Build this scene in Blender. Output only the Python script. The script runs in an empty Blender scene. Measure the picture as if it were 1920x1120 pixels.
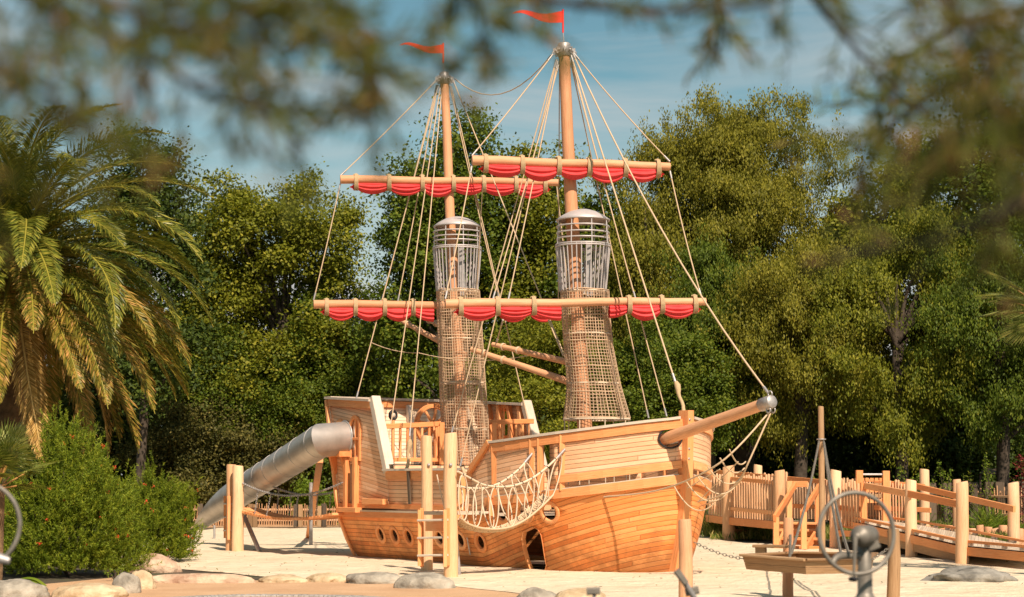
import bpy, bmesh, math, random
import numpy as np
from mathutils import Vector, Matrix, noise as mnoise
R = math.radians
random.seed(7)
sc = bpy.context.scene
col = sc.collection
# ------------------------------------------------------------------ camera
F = 3400.0; CH = 1.57
TH = math.atan(342 / F); cT, sT = math.cos(TH), math.sin(TH)
cam = bpy.data.cameras.new('camera'); camo = bpy.data.objects.new('camera', cam); col.objects.link(camo)
camo.location = (0, 0, CH); camo.rotation_euler = (R(90) + TH, 0, 0)
cam.sensor_width = 36; cam.lens = 36 * F / 1920; cam.clip_end = 2000; cam.clip_start = 0.05
cam.dof.use_dof = True; cam.dof.focus_distance = 35; cam.dof.aperture_fstop = 3.2
sc.camera = camo
# ------------------------------------------------------------------ light
AZ = Vector((0.37, -0.93)).normalized(); EL = R(47)
TOSUN = Vector((AZ.x * math.cos(EL), AZ.y * math.cos(EL), math.sin(EL)))
sl = bpy.data.lights.new('sun', 'SUN'); slo = bpy.data.objects.new('sun', sl); col.objects.link(slo)
sl.energy = 5.0; sl.angle = R(0.5); sl.color = (1.0, 0.83, 0.69)
slo.rotation_euler = TOSUN.to_track_quat('Z', 'Y').to_euler(); slo.location = (20, -20, 40)
world = bpy.data.worlds.new('World'); sc.world = world; world.use_nodes = True
wn = world.node_tree; wn.nodes.clear()
def nd(t, typ, **kw):
    n = t.nodes.new(typ)
    for k, v in kw.items(): setattr(n, k, v)
    return n
def lk(t, a, b): t.links.new(a, b)
wo = nd(wn, 'ShaderNodeOutputWorld'); bg = nd(wn, 'ShaderNodeBackground'); lk(wn, bg.outputs[0], wo.inputs[0])
sky = nd(wn, 'ShaderNodeTexSky'); sky.sky_type = 'NISHITA'; sky.sun_disc = False
sky.sun_elevation = EL; sky.sun_rotation = math.atan2(AZ.x, AZ.y); sky.air_density = 1.0; sky.dust_density = 0.6; sky.ozone_density = 1.5
tint = nd(wn, 'ShaderNodeMixRGB', blend_type='MULTIPLY'); tint.inputs[0].default_value = 1; tint.inputs[2].default_value = (0.87, 1.13, 0.93, 1)
lk(wn, sky.outputs[0], tint.inputs[1])
tc = nd(wn, 'ShaderNodeTexCoord'); mp = nd(wn, 'ShaderNodeMapping'); mp.inputs['Scale'].default_value = (1.2, 1.2, 7.5); mp.inputs['Location'].default_value = (0.6, 0.2, 0.1); mp.inputs['Rotation'].default_value = (0, R(6), 0)
lk(wn, tc.outputs['Generated'], mp.inputs[0])
cn = nd(wn, 'ShaderNodeTexNoise'); cn.inputs['Scale'].default_value = 2.6; cn.inputs['Detail'].default_value = 7; cn.inputs['Roughness'].default_value = 0.55; cn.inputs['Distortion'].default_value = 0.4
lk(wn, mp.outputs[0], cn.inputs[0])
cr = nd(wn, 'ShaderNodeValToRGB'); cr.color_ramp.elements[0].position = 0.47; cr.color_ramp.elements[1].position = 0.80
lk(wn, cn.outputs[0], cr.inputs[0])
sx = nd(wn, 'ShaderNodeSeparateXYZ'); lk(wn, tc.outputs['Generated'], sx.inputs[0])
hz = nd(wn, 'ShaderNodeMapRange'); hz.inputs[1].default_value = 0.11; hz.inputs[2].default_value = 0.21; hz.inputs[3].default_value = 1.45; hz.inputs[4].default_value = 0.0
lk(wn, sx.outputs['Z'], hz.inputs[0])
ad = nd(wn, 'ShaderNodeMath', operation='ADD', use_clamp=True); lk(wn, cr.outputs[0], ad.inputs[0])
n2 = nd(wn, 'ShaderNodeTexNoise'); n2.inputs['Scale'].default_value = 3.5; n2.inputs['Detail'].default_value = 5; lk(wn, mp.outputs[0], n2.inputs[0])
mu = nd(wn, 'ShaderNodeMath', operation='MULTIPLY'); lk(wn, hz.outputs[0], mu.inputs[0]); lk(wn, n2.outputs[0], mu.inputs[1]); lk(wn, mu.outputs[0], ad.inputs[1])
mx = nd(wn, 'ShaderNodeMixRGB'); lk(wn, ad.outputs[0], mx.inputs[0]); lk(wn, tint.outputs[0], mx.inputs[1]); mx.inputs[2].default_value = (7.2, 7.1, 6.8, 1)
lk(wn, mx.outputs[0], bg.inputs[0]); bg.inputs[1].default_value = 0.065
sc.view_settings.view_transform = 'Standard'; sc.view_settings.look = 'None'; sc.view_settings.exposure = 0.45; sc.view_settings.gamma = 1
sc.cycles.max_bounces = 6; sc.cycles.transparent_max_bounces = 8; sc.cycles.sample_clamp_indirect = 4
# ------------------------------------------------------------------ geometry of the view: where a ray through the photo meets real planes
V = Vector
def ray(px, py):
    x = (px - 960) / F; u = (560 - py) / F
    return (x, cT - u * sT, sT + u * cT)
def W(px, py, Y):
    d = ray(px, py); t = Y / d[1]; return V((d[0] * t, Y, CH + d[2] * t))
def G(px, py, z=0.0):
    d = ray(px, py); t = (z - CH) / d[2]; return V((d[0] * t, d[1] * t, z))
AL = R(33); sA, cA = math.sin(AL), math.cos(AL)
S0 = G(1262, 1073)
def Sh(a, b, z): return V((S0[0] - a * sA - b * cA, S0[1] + a * cA - b * sA, z))
def toS(p):
    x, y = p[0] - S0[0], p[1] - S0[1]
    return (-x * sA + y * cA, -x * cA - y * sA, p[2])
def PB(px, py, b):
    d = ray(px, py); t = (b - S0[0] * cA - S0[1] * sA) / (-d[0] * cA - d[1] * sA)
    return V((d[0] * t, d[1] * t, CH + d[2] * t))
def PA(px, py, a):
    d = ray(px, py); t = (a - S0[0] * sA + S0[1] * cA) / (-d[0] * sA + d[1] * cA)
    return V((d[0] * t, d[1] * t, CH + d[2] * t))
AFT = V((-sA, cA, 0)); STB = V((-cA, -sA, 0)); UP = V((0, 0, 1))
def lerp(a, b, t): return a + (b - a) * t
def pl(x, pts):
    if x <= pts[0][0]: return pts[0][1]
    for (x0, y0), (x1, y1) in zip(pts, pts[1:]):
        if x <= x1: return y0 + (y1 - y0) * (x - x0) / (x1 - x0)
    return pts[-1][1]
# ------------------------------------------------------------------ materials
def newmat(name):
    m = bpy.data.materials.new(name); m.use_nodes = True
    t = m.node_tree; b = t.nodes['Principled BSDF']
    return m, t, b
def ramp(t, fac, stops):
    r = nd(t, 'ShaderNodeValToRGB'); e = r.color_ramp.elements
    e[0].position, e[0].color = stops[0][0], (*stops[0][1], 1)
    e[1].position, e[1].color = stops[-1][0], (*stops[-1][1], 1)
    for p, c in stops[1:-1]:
        k = e.new(p); k.color = (*c, 1)
    lk(t, fac, r.inputs[0]); return r.outputs[0]
def math_(t, op, a, b=None):
    n = nd(t, 'ShaderNodeMath', operation=op)
    for i, v in enumerate((a, b)):
        if v is None: continue
        if isinstance(v, (int, float)): n.inputs[i].default_value = v
        else: lk(t, v, n.inputs[i])
    return n.outputs[0]
def mixc(t, f, a, b, mode='MIX'):
    n = nd(t, 'ShaderNodeMixRGB', blend_type=mode)
    for i, v in enumerate((f, a, b)):
        if isinstance(v, (int, float)): n.inputs[i].default_value = v
        elif isinstance(v, tuple): n.inputs[i].default_value = (*v, 1)
        else: lk(t, v, n.inputs[i])
    return n.outputs[0]
def noise(t, vec, scale, detail=4, rough=0.55):
    n = nd(t, 'ShaderNodeTexNoise'); n.inputs['Scale'].default_value = scale; n.inputs['Detail'].default_value = detail; n.inputs['Roughness'].default_value = rough
    if vec is not None: lk(t, vec, n.inputs[0])
    return n.outputs[0]
def bump(t, b, h, st, dist):
    n = nd(t, 'ShaderNodeBump'); n.inputs['Strength'].default_value = st; n.inputs['Distance'].default_value = dist
    lk(t, h, n.inputs['Height']); lk(t, n.outputs[0], b.inputs['Normal'])
def wood(name, dark, mid, light, rough=0.6, planks=False, blen=2.6, seam=0.06, stain=None):
    m, t, b = newmat(name)
    uv = nd(t, 'ShaderNodeUVMap').outputs[0]
    s = nd(t, 'ShaderNodeSeparateXYZ'); lk(t, uv, s.inputs[0]); u, v = s.outputs[0], s.outputs[1]
    oi = nd(t, 'ShaderNodeObjectInfo').outputs['Random']
    cx = nd(t, 'ShaderNodeCombineXYZ'); h = None
    if planks:      # u in metres along, v counted in planks
        row = math_(t, 'FLOOR', v)
        wn1 = nd(t, 'ShaderNodeTexWhiteNoise', noise_dimensions='1D'); lk(t, row, wn1.inputs['W'])
        us = math_(t, 'ADD', math_(t, 'DIVIDE', u, blen), math_(t, 'MULTIPLY', wn1.outputs[0], 7.3))
        bi = math_(t, 'FLOOR', us)
        wn2 = nd(t, 'ShaderNodeTexWhiteNoise', noise_dimensions='2D')
        c2 = nd(t, 'ShaderNodeCombineXYZ'); lk(t, row, c2.inputs[0]); lk(t, bi, c2.inputs[1]); lk(t, c2.outputs[0], wn2.inputs['Vector'])
        fr = math_(t, 'FRACT', v); ed = math_(t, 'MINIMUM', fr, math_(t, 'SUBTRACT', 1, fr))
        fj = math_(t, 'FRACT', us); ej = math_(t, 'MULTIPLY', math_(t, 'MINIMUM', fj, math_(t, 'SUBTRACT', 1, fj)), blen * 16)
        e = math_(t, 'MINIMUM', ed, ej)
        mr = nd(t, 'ShaderNodeMapRange'); lk(t, e, mr.inputs[0]); mr.inputs[1].default_value = seam * .35; mr.inputs[2].default_value = seam
        seamf = mr.outputs[0]; tone = wn2.outputs[0]
        lk(t, math_(t, 'MULTIPLY', u, 1.3), cx.inputs[0]); lk(t, math_(t, 'ADD', math_(t, 'MULTIPLY', v, 2.2), math_(t, 'MULTIPLY', tone, 13)), cx.inputs[1])
    else:
        tone = oi
        lk(t, math_(t, 'MULTIPLY', u, 1.6), cx.inputs[0]); lk(t, math_(t, 'ADD', math_(t, 'MULTIPLY', v, 26), math_(t, 'MULTIPLY', oi, 40)), cx.inputs[1])
    g = noise(t, cx.outputs[0], 2.2, 6, .6)
    f = math_(t, 'ADD', math_(t, 'MULTIPLY', g, .75), math_(t, 'MULTIPLY', tone, .5 if planks else .38))
    c = ramp(t, f, [(.28, dark), (.60, mid), (.95, light)])
    tco = nd(t, 'ShaderNodeTexCoord').outputs['Object']
    wide = noise(t, tco, .9, 5, .6)
    c = mixc(t, math_(t, 'MULTIPLY', math_(t, 'SUBTRACT', wide, .38), .9), c, tuple(x * .8 for x in dark))
    kn = noise(t, cx.outputs[0], 5.5, 2)
    kf = nd(t, 'ShaderNodeMapRange'); lk(t, kn, kf.inputs[0]); kf.inputs[1].default_value = .66; kf.inputs[2].default_value = .74; kf.inputs[4].default_value = .7
    c = mixc(t, kf.outputs[0], c, tuple(x * .45 for x in dark))
    if not planks:
        c3 = nd(t, 'ShaderNodeCombineXYZ'); lk(t, math_(t, 'MULTIPLY', u, .9), c3.inputs[0]); lk(t, math_(t, 'ADD', math_(t, 'MULTIPLY', v, 34), math_(t, 'MULTIPLY', oi, 90)), c3.inputs[1])
        ck = nd(t, 'ShaderNodeMapRange'); lk(t, noise(t, c3.outputs[0], 1.6, 3, .5), ck.inputs[0]); ck.inputs[1].default_value = .62; ck.inputs[2].default_value = .68; ck.inputs[4].default_value = .55
        c = mixc(t, ck.outputs[0], c, tuple(x * .5 for x in dark))
    if stain:
        sp = nd(t, 'ShaderNodeSeparateXYZ'); gg = nd(t, 'ShaderNodeNewGeometry'); lk(t, gg.outputs['Position'], sp.inputs[0])
        st = nd(t, 'ShaderNodeMapRange'); lk(t, math_(t, 'ADD', sp.outputs[2], math_(t, 'MULTIPLY', math_(t, 'SUBTRACT', noise(t, tco, 2.2, 6, .7), .5), -2.6)), st.inputs[0])
        st.inputs[1].default_value = .0; st.inputs[2].default_value = .75; st.inputs[3].default_value = .75; st.inputs[4].default_value = 0
        c = mixc(t, st.outputs[0], c, stain)
    if planks:
        c = mixc(t, math_(t, 'MULTIPLY', math_(t, 'SUBTRACT', 1, seamf), .40), c, tuple(x * .30 for x in dark))
        h = math_(t, 'ADD', seamf, math_(t, 'MULTIPLY', g, .12)); bump(t, b, h, .8, .012)
    else:
        bump(t, b, g, .35, .006)
    lk(t, c, b.inputs['Base Color']); b.inputs['Roughness'].default_value = rough; b.inputs['Specular IOR Level'].default_value = .3
    return m
def plain(name, c1, c2, rough=.6, scale=8, metal=0, bst=0, bd=.01, detail=5, spec=.3, coord='Object'):
    m, t, b = newmat(name)
    tco = nd(t, 'ShaderNodeTexCoord').outputs[coord]
    n = noise(t, tco, scale, detail)
    lk(t, ramp(t, n, [(.3, c1), (.7, c2)]), b.inputs['Base Color'])
    b.inputs['Roughness'].default_value = rough; b.inputs['Metallic'].default_value = metal; b.inputs['Specular IOR Level'].default_value = spec
    if bst: bump(t, b, n, bst, bd)
    return m
def leafmat(name, stops, trans=.3, rough=.58, spec=.22):
    m, t, b = newmat(name)
    uv = nd(t, 'ShaderNodeUVMap').outputs[0]
    s = nd(t, 'ShaderNodeSeparateXYZ'); lk(t, uv, s.inputs[0])
    c = ramp(t, s.outputs[0], [(p, (min(1, q[0] * 1.16), q[1] * 1.13, q[2] * .9)) for p, q in stops])
    lk(t, c, b.inputs['Base Color']); b.inputs['Roughness'].default_value = rough; b.inputs['Specular IOR Level'].default_value = spec
    tr = nd(t, 'ShaderNodeBsdfTranslucent'); lk(t, mixc(t, 1.0, c, (1.0, 1.0, .45), 'MULTIPLY'), tr.inputs[0])
    mxs = nd(t, 'ShaderNodeMixShader'); mxs.inputs[0].default_value = trans
    lk(t, b.outputs[0], mxs.inputs[1]); lk(t, tr.outputs[0], mxs.inputs[2]); lk(t, mxs.outputs[0], t.nodes['Material Output'].inputs[0])
    return m
M = {}
M['hull'] = wood('hull_planks', (.66, .175, .035), (.90, .30, .075), (.97, .46, .165), planks=True, blen=4.6, seam=.11, stain=(.30, .12, .035))
M['side'] = wood('side_planks', (.66, .32, .15), (.83, .48, .265), (.90, .59, .37), planks=True, seam=.13)
M['inner'] = wood('inner_planks', (.78, .52, .32), (.90, .66, .44), (.94, .76, .56), planks=True, seam=.13)
M['timber'] = wood('larch_timber', (.66, .22, .065), (.84, .37, .14), (.92, .52, .26))
M['log'] = wood('peeled_log', (.52, .23, .105), (.70, .355, .18), (.81, .49, .29))
M['palelog'] = wood('pale_peeled_log', (.58, .30, .14), (.79, .49, .265), (.89, .63, .40))
M['spar'] = wood('weathered_spar', (.52, .235, .11), (.75, .41, .215), (.85, .54, .33))
M['bleach'] = wood('bleached_rail', (.48, .39, .30), (.64, .54, .42), (.76, .66, .54))
M['deck'] = wood('grey_deck', (.42, .32, .22), (.56, .44, .31), (.68, .56, .42), planks=True, blen=1.5)
M['tray'] = wood('weathered_plank', (.20, .11, .05), (.36, .21, .10), (.50, .33, .18))
M['oldpost'] = wood('grey_sleeper', (.05, .035, .022), (.12, .085, .055), (.22, .16, .10))
M['picket'] = wood('picket', (.50, .25, .11), (.66, .38, .20), (.78, .51, .31))
M['rope'] = plain('rope', (.48, .34, .20), (.68, .51, .33), .8, 90, bst=.5, bd=.004)
M['ropeg'] = plain('golden_rope', (.38, .26, .13), (.58, .43, .25), .8, 90, bst=.5, bd=.004)
M['net'] = plain('net_rope', (.44, .29, .17), (.66, .47, .30), .85, 60)
M['whiterope'] = plain('pale_rope', (.56, .43, .29), (.74, .60, .43), .75, 90, bst=.4, bd=.004)
M['red'] = plain('red_sail', (.66, .035, .035), (.76, .06, .055), .62, 5, bst=.15, bd=.01)
M['flag'] = plain('red_flag', (.80, .02, .02), (.88, .04, .03), .5, 5)
M['steel'] = plain('brushed_steel', (.42, .39, .35), (.58, .54, .49), .48, 3, metal=.7, bst=.08)
M['galv'] = plain('galvanised_steel', (.34, .32, .30), (.50, .47, .44), .5, 12, metal=.55)
M['cage'] = plain('painted_grey_cage', (.46, .42, .39), (.56, .51, .48), .45, 6, metal=.25)
M['iron'] = plain('cast_iron_grey', (.17, .15, .12), (.26, .235, .19), .5, 14, metal=.35)
M['black'] = plain('black_rubber', (.012, .012, .014), (.03, .03, .03), .5, 9)
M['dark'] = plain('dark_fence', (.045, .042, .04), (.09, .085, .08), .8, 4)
M['rockg'] = plain('grey_granite', (.15, .13, .10), (.46, .41, .32), .85, 4, bst=1, bd=.10, detail=9)
M['rocky'] = plain('yellow_sandstone', (.34, .23, .12), (.66, .52, .33), .85, 4, bst=1, bd=.10, detail=9)
M['rockd'] = plain('veined_rock', (.08, .075, .062), (.36, .335, .28), .8, 3.2, bst=1, bd=.06, detail=10)
M['rockp'] = plain('pink_stone', (.28, .15, .09), (.64, .48, .33), .85, 4, bst=1, bd=.10, detail=9)
M['bark'] = plain('bark', (.035, .025, .016), (.085, .065, .045), .9, 6, bst=.8, bd=.04)
M['palmbark'] = plain('palm_trunk', (.10, .06, .03), (.26, .16, .08), .9, 5, bst=1, bd=.08)
# ------------------------------------------------------------------ mesh builder
def wloc(o):
    v = V((0, 0, 0))
    while o is not None: v += o.location; o = o.parent
    return v
class MB:
    def __init__(s): s.v = []; s.f = []; s.u = []; s.s = []
    def face(s, pts, uvs=None, smooth=False):
        n = len(s.v); s.v += [tuple(p) for p in pts]; s.f.append(tuple(range(n, n + len(pts))))
        s.u.append(uvs or [(p[0], p[2]) for p in pts]); s.s.append(smooth); return s
    def ring(s, loops, us, vs, close=True, smooth=True, flip=False):
        n0 = len(s.v); k = len(loops[0])
        for L in loops: s.v += [tuple(p) for p in L]
        for i in range(len(loops) - 1):
            for j in range(k if close else k - 1):
                j2 = (j + 1) % k
                q = (n0 + i * k + j, n0 + i * k + j2, n0 + (i + 1) * k + j2, n0 + (i + 1) * k + j)
                a, b = vs[j], vs[j + 1] if j + 1 < len(vs) else vs[j] + .05
                uv = [(us[i], a), (us[i], b), (us[i + 1], b), (us[i + 1], a)]
                if flip: q = q[::-1]; uv = uv[::-1]
                s.f.append(q); s.u.append(uv); s.s.append(smooth)
        return n0
    def beam(s, p0, p1, w, h, up=UP, ch=.007, w1=None, h1=None):
        p0, p1 = V(p0), V(p1); d = (p1 - p0); L = d.length
        if L < 1e-6: return s
        d /= L; up = V(up); x = d.cross(up)
        if x.length < 1e-4: x = d.cross(V((0, 1, 0)))
        x.normalize(); y = x.cross(d).normalized(); c = min(ch, w * .3, h * .3)
        def sec(p, w, h):
            a, b = w / 2, h / 2
            return [p + x * i + y * j for i, j in ((-a + c, -b), (a - c, -b), (a, -b + c), (a, b - c), (a - c, b), (-a + c, b), (-a, b - c), (-a, -b + c))]
        l0, l1 = sec(p0, w, h), sec(p1, w1 or w, h1 or h)
        o = random.random() * 9; vs = [o, o + w, o + w, o + w + h, o + w + h, o + 2 * w + h, o + 2 * w + h, o + 2 * w + 2 * h, o + 2 * w + 2 * h]
        s.ring([l0, l1], [o, o + L], vs, smooth=False)
        for l, rv in ((l0, False), (l1, True)):
            pts = l[::-1] if rv else l
            s.face(pts[::-1] if False else (l if rv else l[::-1]), [(0, k * .01) for k in range(8)])
        return s
    def tube(s, pts, r, n=8, cap=True, smooth=True):
        pts = [V(p) for p in pts]; m = len(pts)
        rs = r if isinstance(r, (list, tuple)) else [r] * m
        T = []
        for i in range(m):
            a = pts[max(0, i - 1)]; b = pts[min(m - 1, i + 1)]; T.append((b - a).normalized())
        x = T[0].cross(UP)
        if x.length < 1e-3: x = T[0].cross(V((0, 1, 0)))
        x.normalize(); loops = []; us = []; L = random.random() * 9
        for i in range(m):
            if i: L += (pts[i] - pts[i - 1]).length
            x = (x - T[i] * x.dot(T[i])).normalized(); y = T[i].cross(x)
            loops.append([pts[i] + (x * math.cos(k / n * 6.28318) + y * math.sin(k / n * 6.28318)) * rs[i] for k in range(n)]); us.append(L)
        o = random.random() * 5; c = 6.283 * max(rs)
        n0 = s.ring(loops, us, [o + c * k / n for k in range(n + 1)], smooth=smooth)
        if cap:
            s.face(loops[0][::-1], [(o, o + .02 * k) for k in range(n)]); s.face(loops[-1], [(o, o + .02 * k) for k in range(n)])
        return s
    def mitre(s, pts, r, n=40):
        pts = [V(p) for p in pts]; m = len(pts); o = 0
        for i in range(m - 1):
            d = (pts[i + 1] - pts[i]).normalized(); x = d.cross(UP).normalized(); y = x.cross(d); L = []
            for k, j in ((0, i), (1, i + 1)):
                pn = d
                if 0 < j < m - 1: pn = ((pts[j] - pts[j - 1]).normalized() + (pts[j + 1] - pts[j]).normalized()).normalized()
                l = []
                for q in range(n):
                    e = x * math.cos(q / n * 6.28318) * r + y * math.sin(q / n * 6.28318) * r; l.append(pts[j] + e - d * (e.dot(pn) / d.dot(pn)))
                L.append(l)
            Ln = (pts[i + 1] - pts[i]).length; s.ring(L, [o, o + Ln], [q / n * 6.283 * r for q in range(n + 1)]); o += Ln
        return s
    def loop(s, c, ax, R_, r, n=24, m=6, x=None, ry=None):   # torus ring
        ax = V(ax).normalized(); x = V(x) if x is not None else ax.cross(V((.3, .9, .2)))
        x = (x - ax * x.dot(ax)).normalized(); y = ax.cross(x); ry = ry or R_; L = []
        for i in range(n + 1):
            a = i / n * 6.28318; d = x * math.cos(a) * R_ + y * math.sin(a) * ry; dn = d.normalized()
            L.append([V(c) + d + (dn * math.cos(b) + ax * math.sin(b)) * r for b in [k / m * 6.28318 for k in range(m)]])
        s.ring(L, [i / n * 6.283 * R_ for i in range(n + 1)], [k * r for k in range(m + 1)]); return s
    def grid(s, fn, nu, nv, uvf=None, smooth=True, flip=False):
        L = [[fn(i / nu, j / nv) for j in range(nv + 1)] for i in range(nu + 1)]
        n0 = len(s.v)
        for r_ in L: s.v += [tuple(p) for p in r_]
        uvf = uvf or (lambda u, v: (u, v))
        for i in range(nu):
            for j in range(nv):
                q = [n0 + i * (nv + 1) + j, n0 + (i + 1) * (nv + 1) + j, n0 + (i + 1) * (nv + 1) + j + 1, n0 + i * (nv + 1) + j + 1]
                uv = [uvf(i / nu, j / nv), uvf((i + 1) / nu, j / nv), uvf((i + 1) / nu, (j + 1) / nv), uvf(i / nu, (j + 1) / nv)]
                if flip: q = q[::-1]; uv = uv[::-1]
                s.f.append(tuple(q)); s.u.append(uv); s.s.append(smooth)
        return s
    def lathe(s, c, ax, prof, n=24, smooth=True):    # prof: (radius, distance along axis)
        ax = V(ax).normalized(); x = ax.cross(V((.3, .9, .2))).normalized(); y = ax.cross(x)
        L = [[V(c) + ax * h + (x * math.cos(k / n * 6.28318) + y * math.sin(k / n * 6.28318)) * max(r, 1e-4) for k in range(n)] for r, h in prof]
        us = [0]
        for (a, b), (c_, d) in zip(prof, prof[1:]): us.append(us[-1] + math.hypot(c_ - a, d - b))
        mr = max(p[0] for p in prof)
        s.ring(L, us, [k / n * 6.283 * mr for k in range(n + 1)], smooth=smooth); return s
    def build(s, name, mat, parent=None, label=None, kind=None, cat=None, group=None, loc=None):
        me = bpy.data.meshes.new(name)
        off = wloc(parent) if parent is not None else V((0, 0, 0))
        if loc is not None: off = off + V(loc)
        me.from_pydata([(x - off.x, y - off.y, z - off.z) for x, y, z in s.v], [], s.f)
        ul = me.uv_layers.new(name='UVMap'); flat = [c for f in s.u for uv in f for c in uv]
        ul.data.foreach_set('uv', flat); me.polygons.foreach_set('use_smooth', s.s)
        me.materials.append(M[mat] if isinstance(mat, str) else mat); me.update()
        o = bpy.data.objects.new(name, me); col.objects.link(o)
        if parent is not None: o.parent = parent
        if loc is not None: o.location = loc
        return tag(o, label, cat, group, kind)
def tag(o, label=None, cat=None, group=None, kind=None):
    if label: o['label'] = label
    if cat: o['category'] = cat
    if group: o['group'] = group
    if kind: o['kind'] = kind
    return o
def thing(name, label, cat, loc, group=None):
    o = bpy.data.objects.new(name, None); col.objects.link(o); o.location = loc; o.empty_display_size = .2
    return tag(o, label, cat, group)
def copy_tree(o, parent=None):
    c = o.copy(); col.objects.link(c); c.parent = parent
    for ch in list(o.children): copy_tree(ch, c)
    return c
def sag(p0, p1, s, n=12, off=V((0, 0, 0))):
    return [V(p0).lerp(V(p1), i / n) - V((0, 0, s * 4 * (i / n) * (1 - i / n))) + off for i in range(n + 1)]
def spline(pts, n=8):
    pts = [V(p) for p in pts]; out = []
    for i in range(len(pts) - 1):
        p0 = pts[max(i - 1, 0)]; p1 = pts[i]; p2 = pts[i + 1]; p3 = pts[min(i + 2, len(pts) - 1)]
        for k in range(n):
            t = k / n; out.append(.5 * ((2 * p1) + (p2 - p0) * t + (2 * p0 - 5 * p1 + 4 * p2 - p3) * t * t + (3 * p1 - p0 - 3 * p2 + p3) * t ** 3))
    out.append(pts[-1]); return out
def chain(mb, pts, link=.06, r=.006):
    pts = [V(p) for p in pts]; L = sum((b - a).length for a, b in zip(pts, pts[1:])); n = max(2, int(L / (link * .72)))
    seg = 0; acc = 0; k = 0
    for i in range(n):
        d = L * (i + .5) / n
        while seg < len(pts) - 2 and acc + (pts[seg + 1] - pts[seg]).length < d: acc += (pts[seg + 1] - pts[seg]).length; seg += 1
        a, b = pts[seg], pts[seg + 1]; t = (b - a).normalized(); c = a + t * (d - acc)
        x = t.cross(UP)
        if x.length < .1: x = t.cross(V((1, 0, 0)))
        x.normalize(); y = t.cross(x)
        mb.loop(c, x if i % 2 else y, link / 2, r, 8, 4, x=t, ry=link * .3)
def nz(p, s=1.0, k=0.0): return mnoise.noise(V((p[0] * s + k, p[1] * s, p[2] * s)))
# ------------------------------------------------------------------ setting: ground sheets
def outline(pts, step=.5, jit=.05, z=0.0):
    out = []
    for i in range(len(pts)):
        a, b = V(pts[i]), V(pts[(i + 1) % len(pts)]); n = max(1, min(60, int((b - a).length / step)))
        for k in range(n):
            p = a.lerp(b, k / n); w = mnoise.noise(p * .9) * jit * 3
            d = (b - a).normalized(); p = p + V((-d.y, d.x, 0)) * w; out.append((p.x, p.y, z))
    return out
def sheet(name, pts, z, mat, **kw):
    mb = MB(); o = outline(pts, z=z, **kw); mb.face(o, [(p[0], p[1]) for p in o]); ob = mb.build(name, mat)
    bm = bmesh.new(); bm.from_mesh(ob.data); bmesh.ops.triangulate(bm, faces=bm.faces)
    for f in bm.faces:
        if f.normal.z < 0: f.normal_flip()
    bm.to_mesh(ob.data); bm.free()
    return tag(ob, kind='structure')
def soilmat():
    m, t, b = newmat('soil_ground')
    tco = nd(t, 'ShaderNodeTexCoord').outputs['Object']
    n = noise(t, tco, 1.2, 8, .65); c = ramp(t, n, [(.3, (.03, .024, .014)), (.5, (.07, .05, .028)), (.7, (.06, .07, .025))])
    lk(t, c, b.inputs['Base Color']); b.inputs['Roughness'].default_value = .95; bump(t, b, n, .8, .1); return m
def sandmat():
    m, t, b = newmat('play_sand')
    tco = nd(t, 'ShaderNodeTexCoord').outputs['Object']
    big = noise(t, tco, .45, 4, .5); mid = noise(t, tco, 2.6, 5, .6); fine = noise(t, tco, 55, 3, .6)
    c = ramp(t, math_(t, 'ADD', math_(t, 'MULTIPLY', big, .5), math_(t, 'MULTIPLY', mid, .5)), [(.3, (.60, .49, .335)), (.5, (.72, .605, .43)), (.7, (.79, .69, .52))])
    c = mixc(t, math_(t, 'MULTIPLY', fine, .35), c, (.48, .34, .2))
    lk(t, c, b.inputs['Base Color']); b.inputs['Roughness'].default_value = .95; b.inputs['Specular IOR Level'].default_value = .1
    vo = nd(t, 'ShaderNodeTexVoronoi'); vo.inputs['Scale'].default_value = 2.4; lk(t, tco, vo.inputs[0])
    h = math_(t, 'ADD', math_(t, 'MULTIPLY', mid, 1.3), math_(t, 'ADD', math_(t, 'MULTIPLY', fine, .06), math_(t, 'MULTIPLY', vo.outputs[0], .35)))
    bump(t, b, h, .75, .13); return m
def rubbermat():
    m, t, b = newmat('rubber_path'); tco = nd(t, 'ShaderNodeTexCoord').outputs['Object']
    fine = noise(t, tco, 90, 2, .7); big = noise(t, tco, 1.1, 3)
    c = ramp(t, math_(t, 'ADD', math_(t, 'MULTIPLY', fine, .7), math_(t, 'MULTIPLY', big, .3)), [(.35, (.38, .21, .10)), (.55, (.56, .35, .19)), (.7, (.68, .47, .28))])
    lk(t, c, b.inputs['Base Color']); b.inputs['Roughness'].default_value = .85; bump(t, b, fine, .4, .01); return m
M['soil'] = soilmat(); M['sand'] = sandmat(); M['rubber'] = rubbermat()
M['setts'] = plain('granite_setts', (.20, .19, .17), (.42, .40, .36), .8, 14, bst=.6, bd=.02)
mb = MB(); mb.face([(-500, -60, -.012), (500, -60, -.012), (500, 700, -.012), (-500, 700, -.012)], [(0, 0), (1, 0), (1, 1), (0, 1)])
mb.build('ground', 'soil', kind='structure')
def sand_bump(x, y):
    return (.5 * mnoise.noise(V((x * .35, y * .35, 1))) + .35 * mnoise.noise(V((x * 1.1, y * 1.1, 4))) + .12 * mnoise.noise(V((x * 3.2, y * 3.2, 8)))) * .085
SAND = [G(*p) for p in [(200, 1058), (330, 1066), (480, 1080), (570, 1087), (650, 1088), (740, 1093), (850, 1099), (960, 1110), (1010, 1118), (1100, 1140), (1500, 1160), (2150, 1160), (2200, 1060), (1930, 1046), (1830, 1050), (1700, 1040), (1600, 1032), (1480, 1023), (1366, 1015), (1330, 998), (1100, 994), (640, 991), (420, 991), (300, 1000)]]
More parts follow.
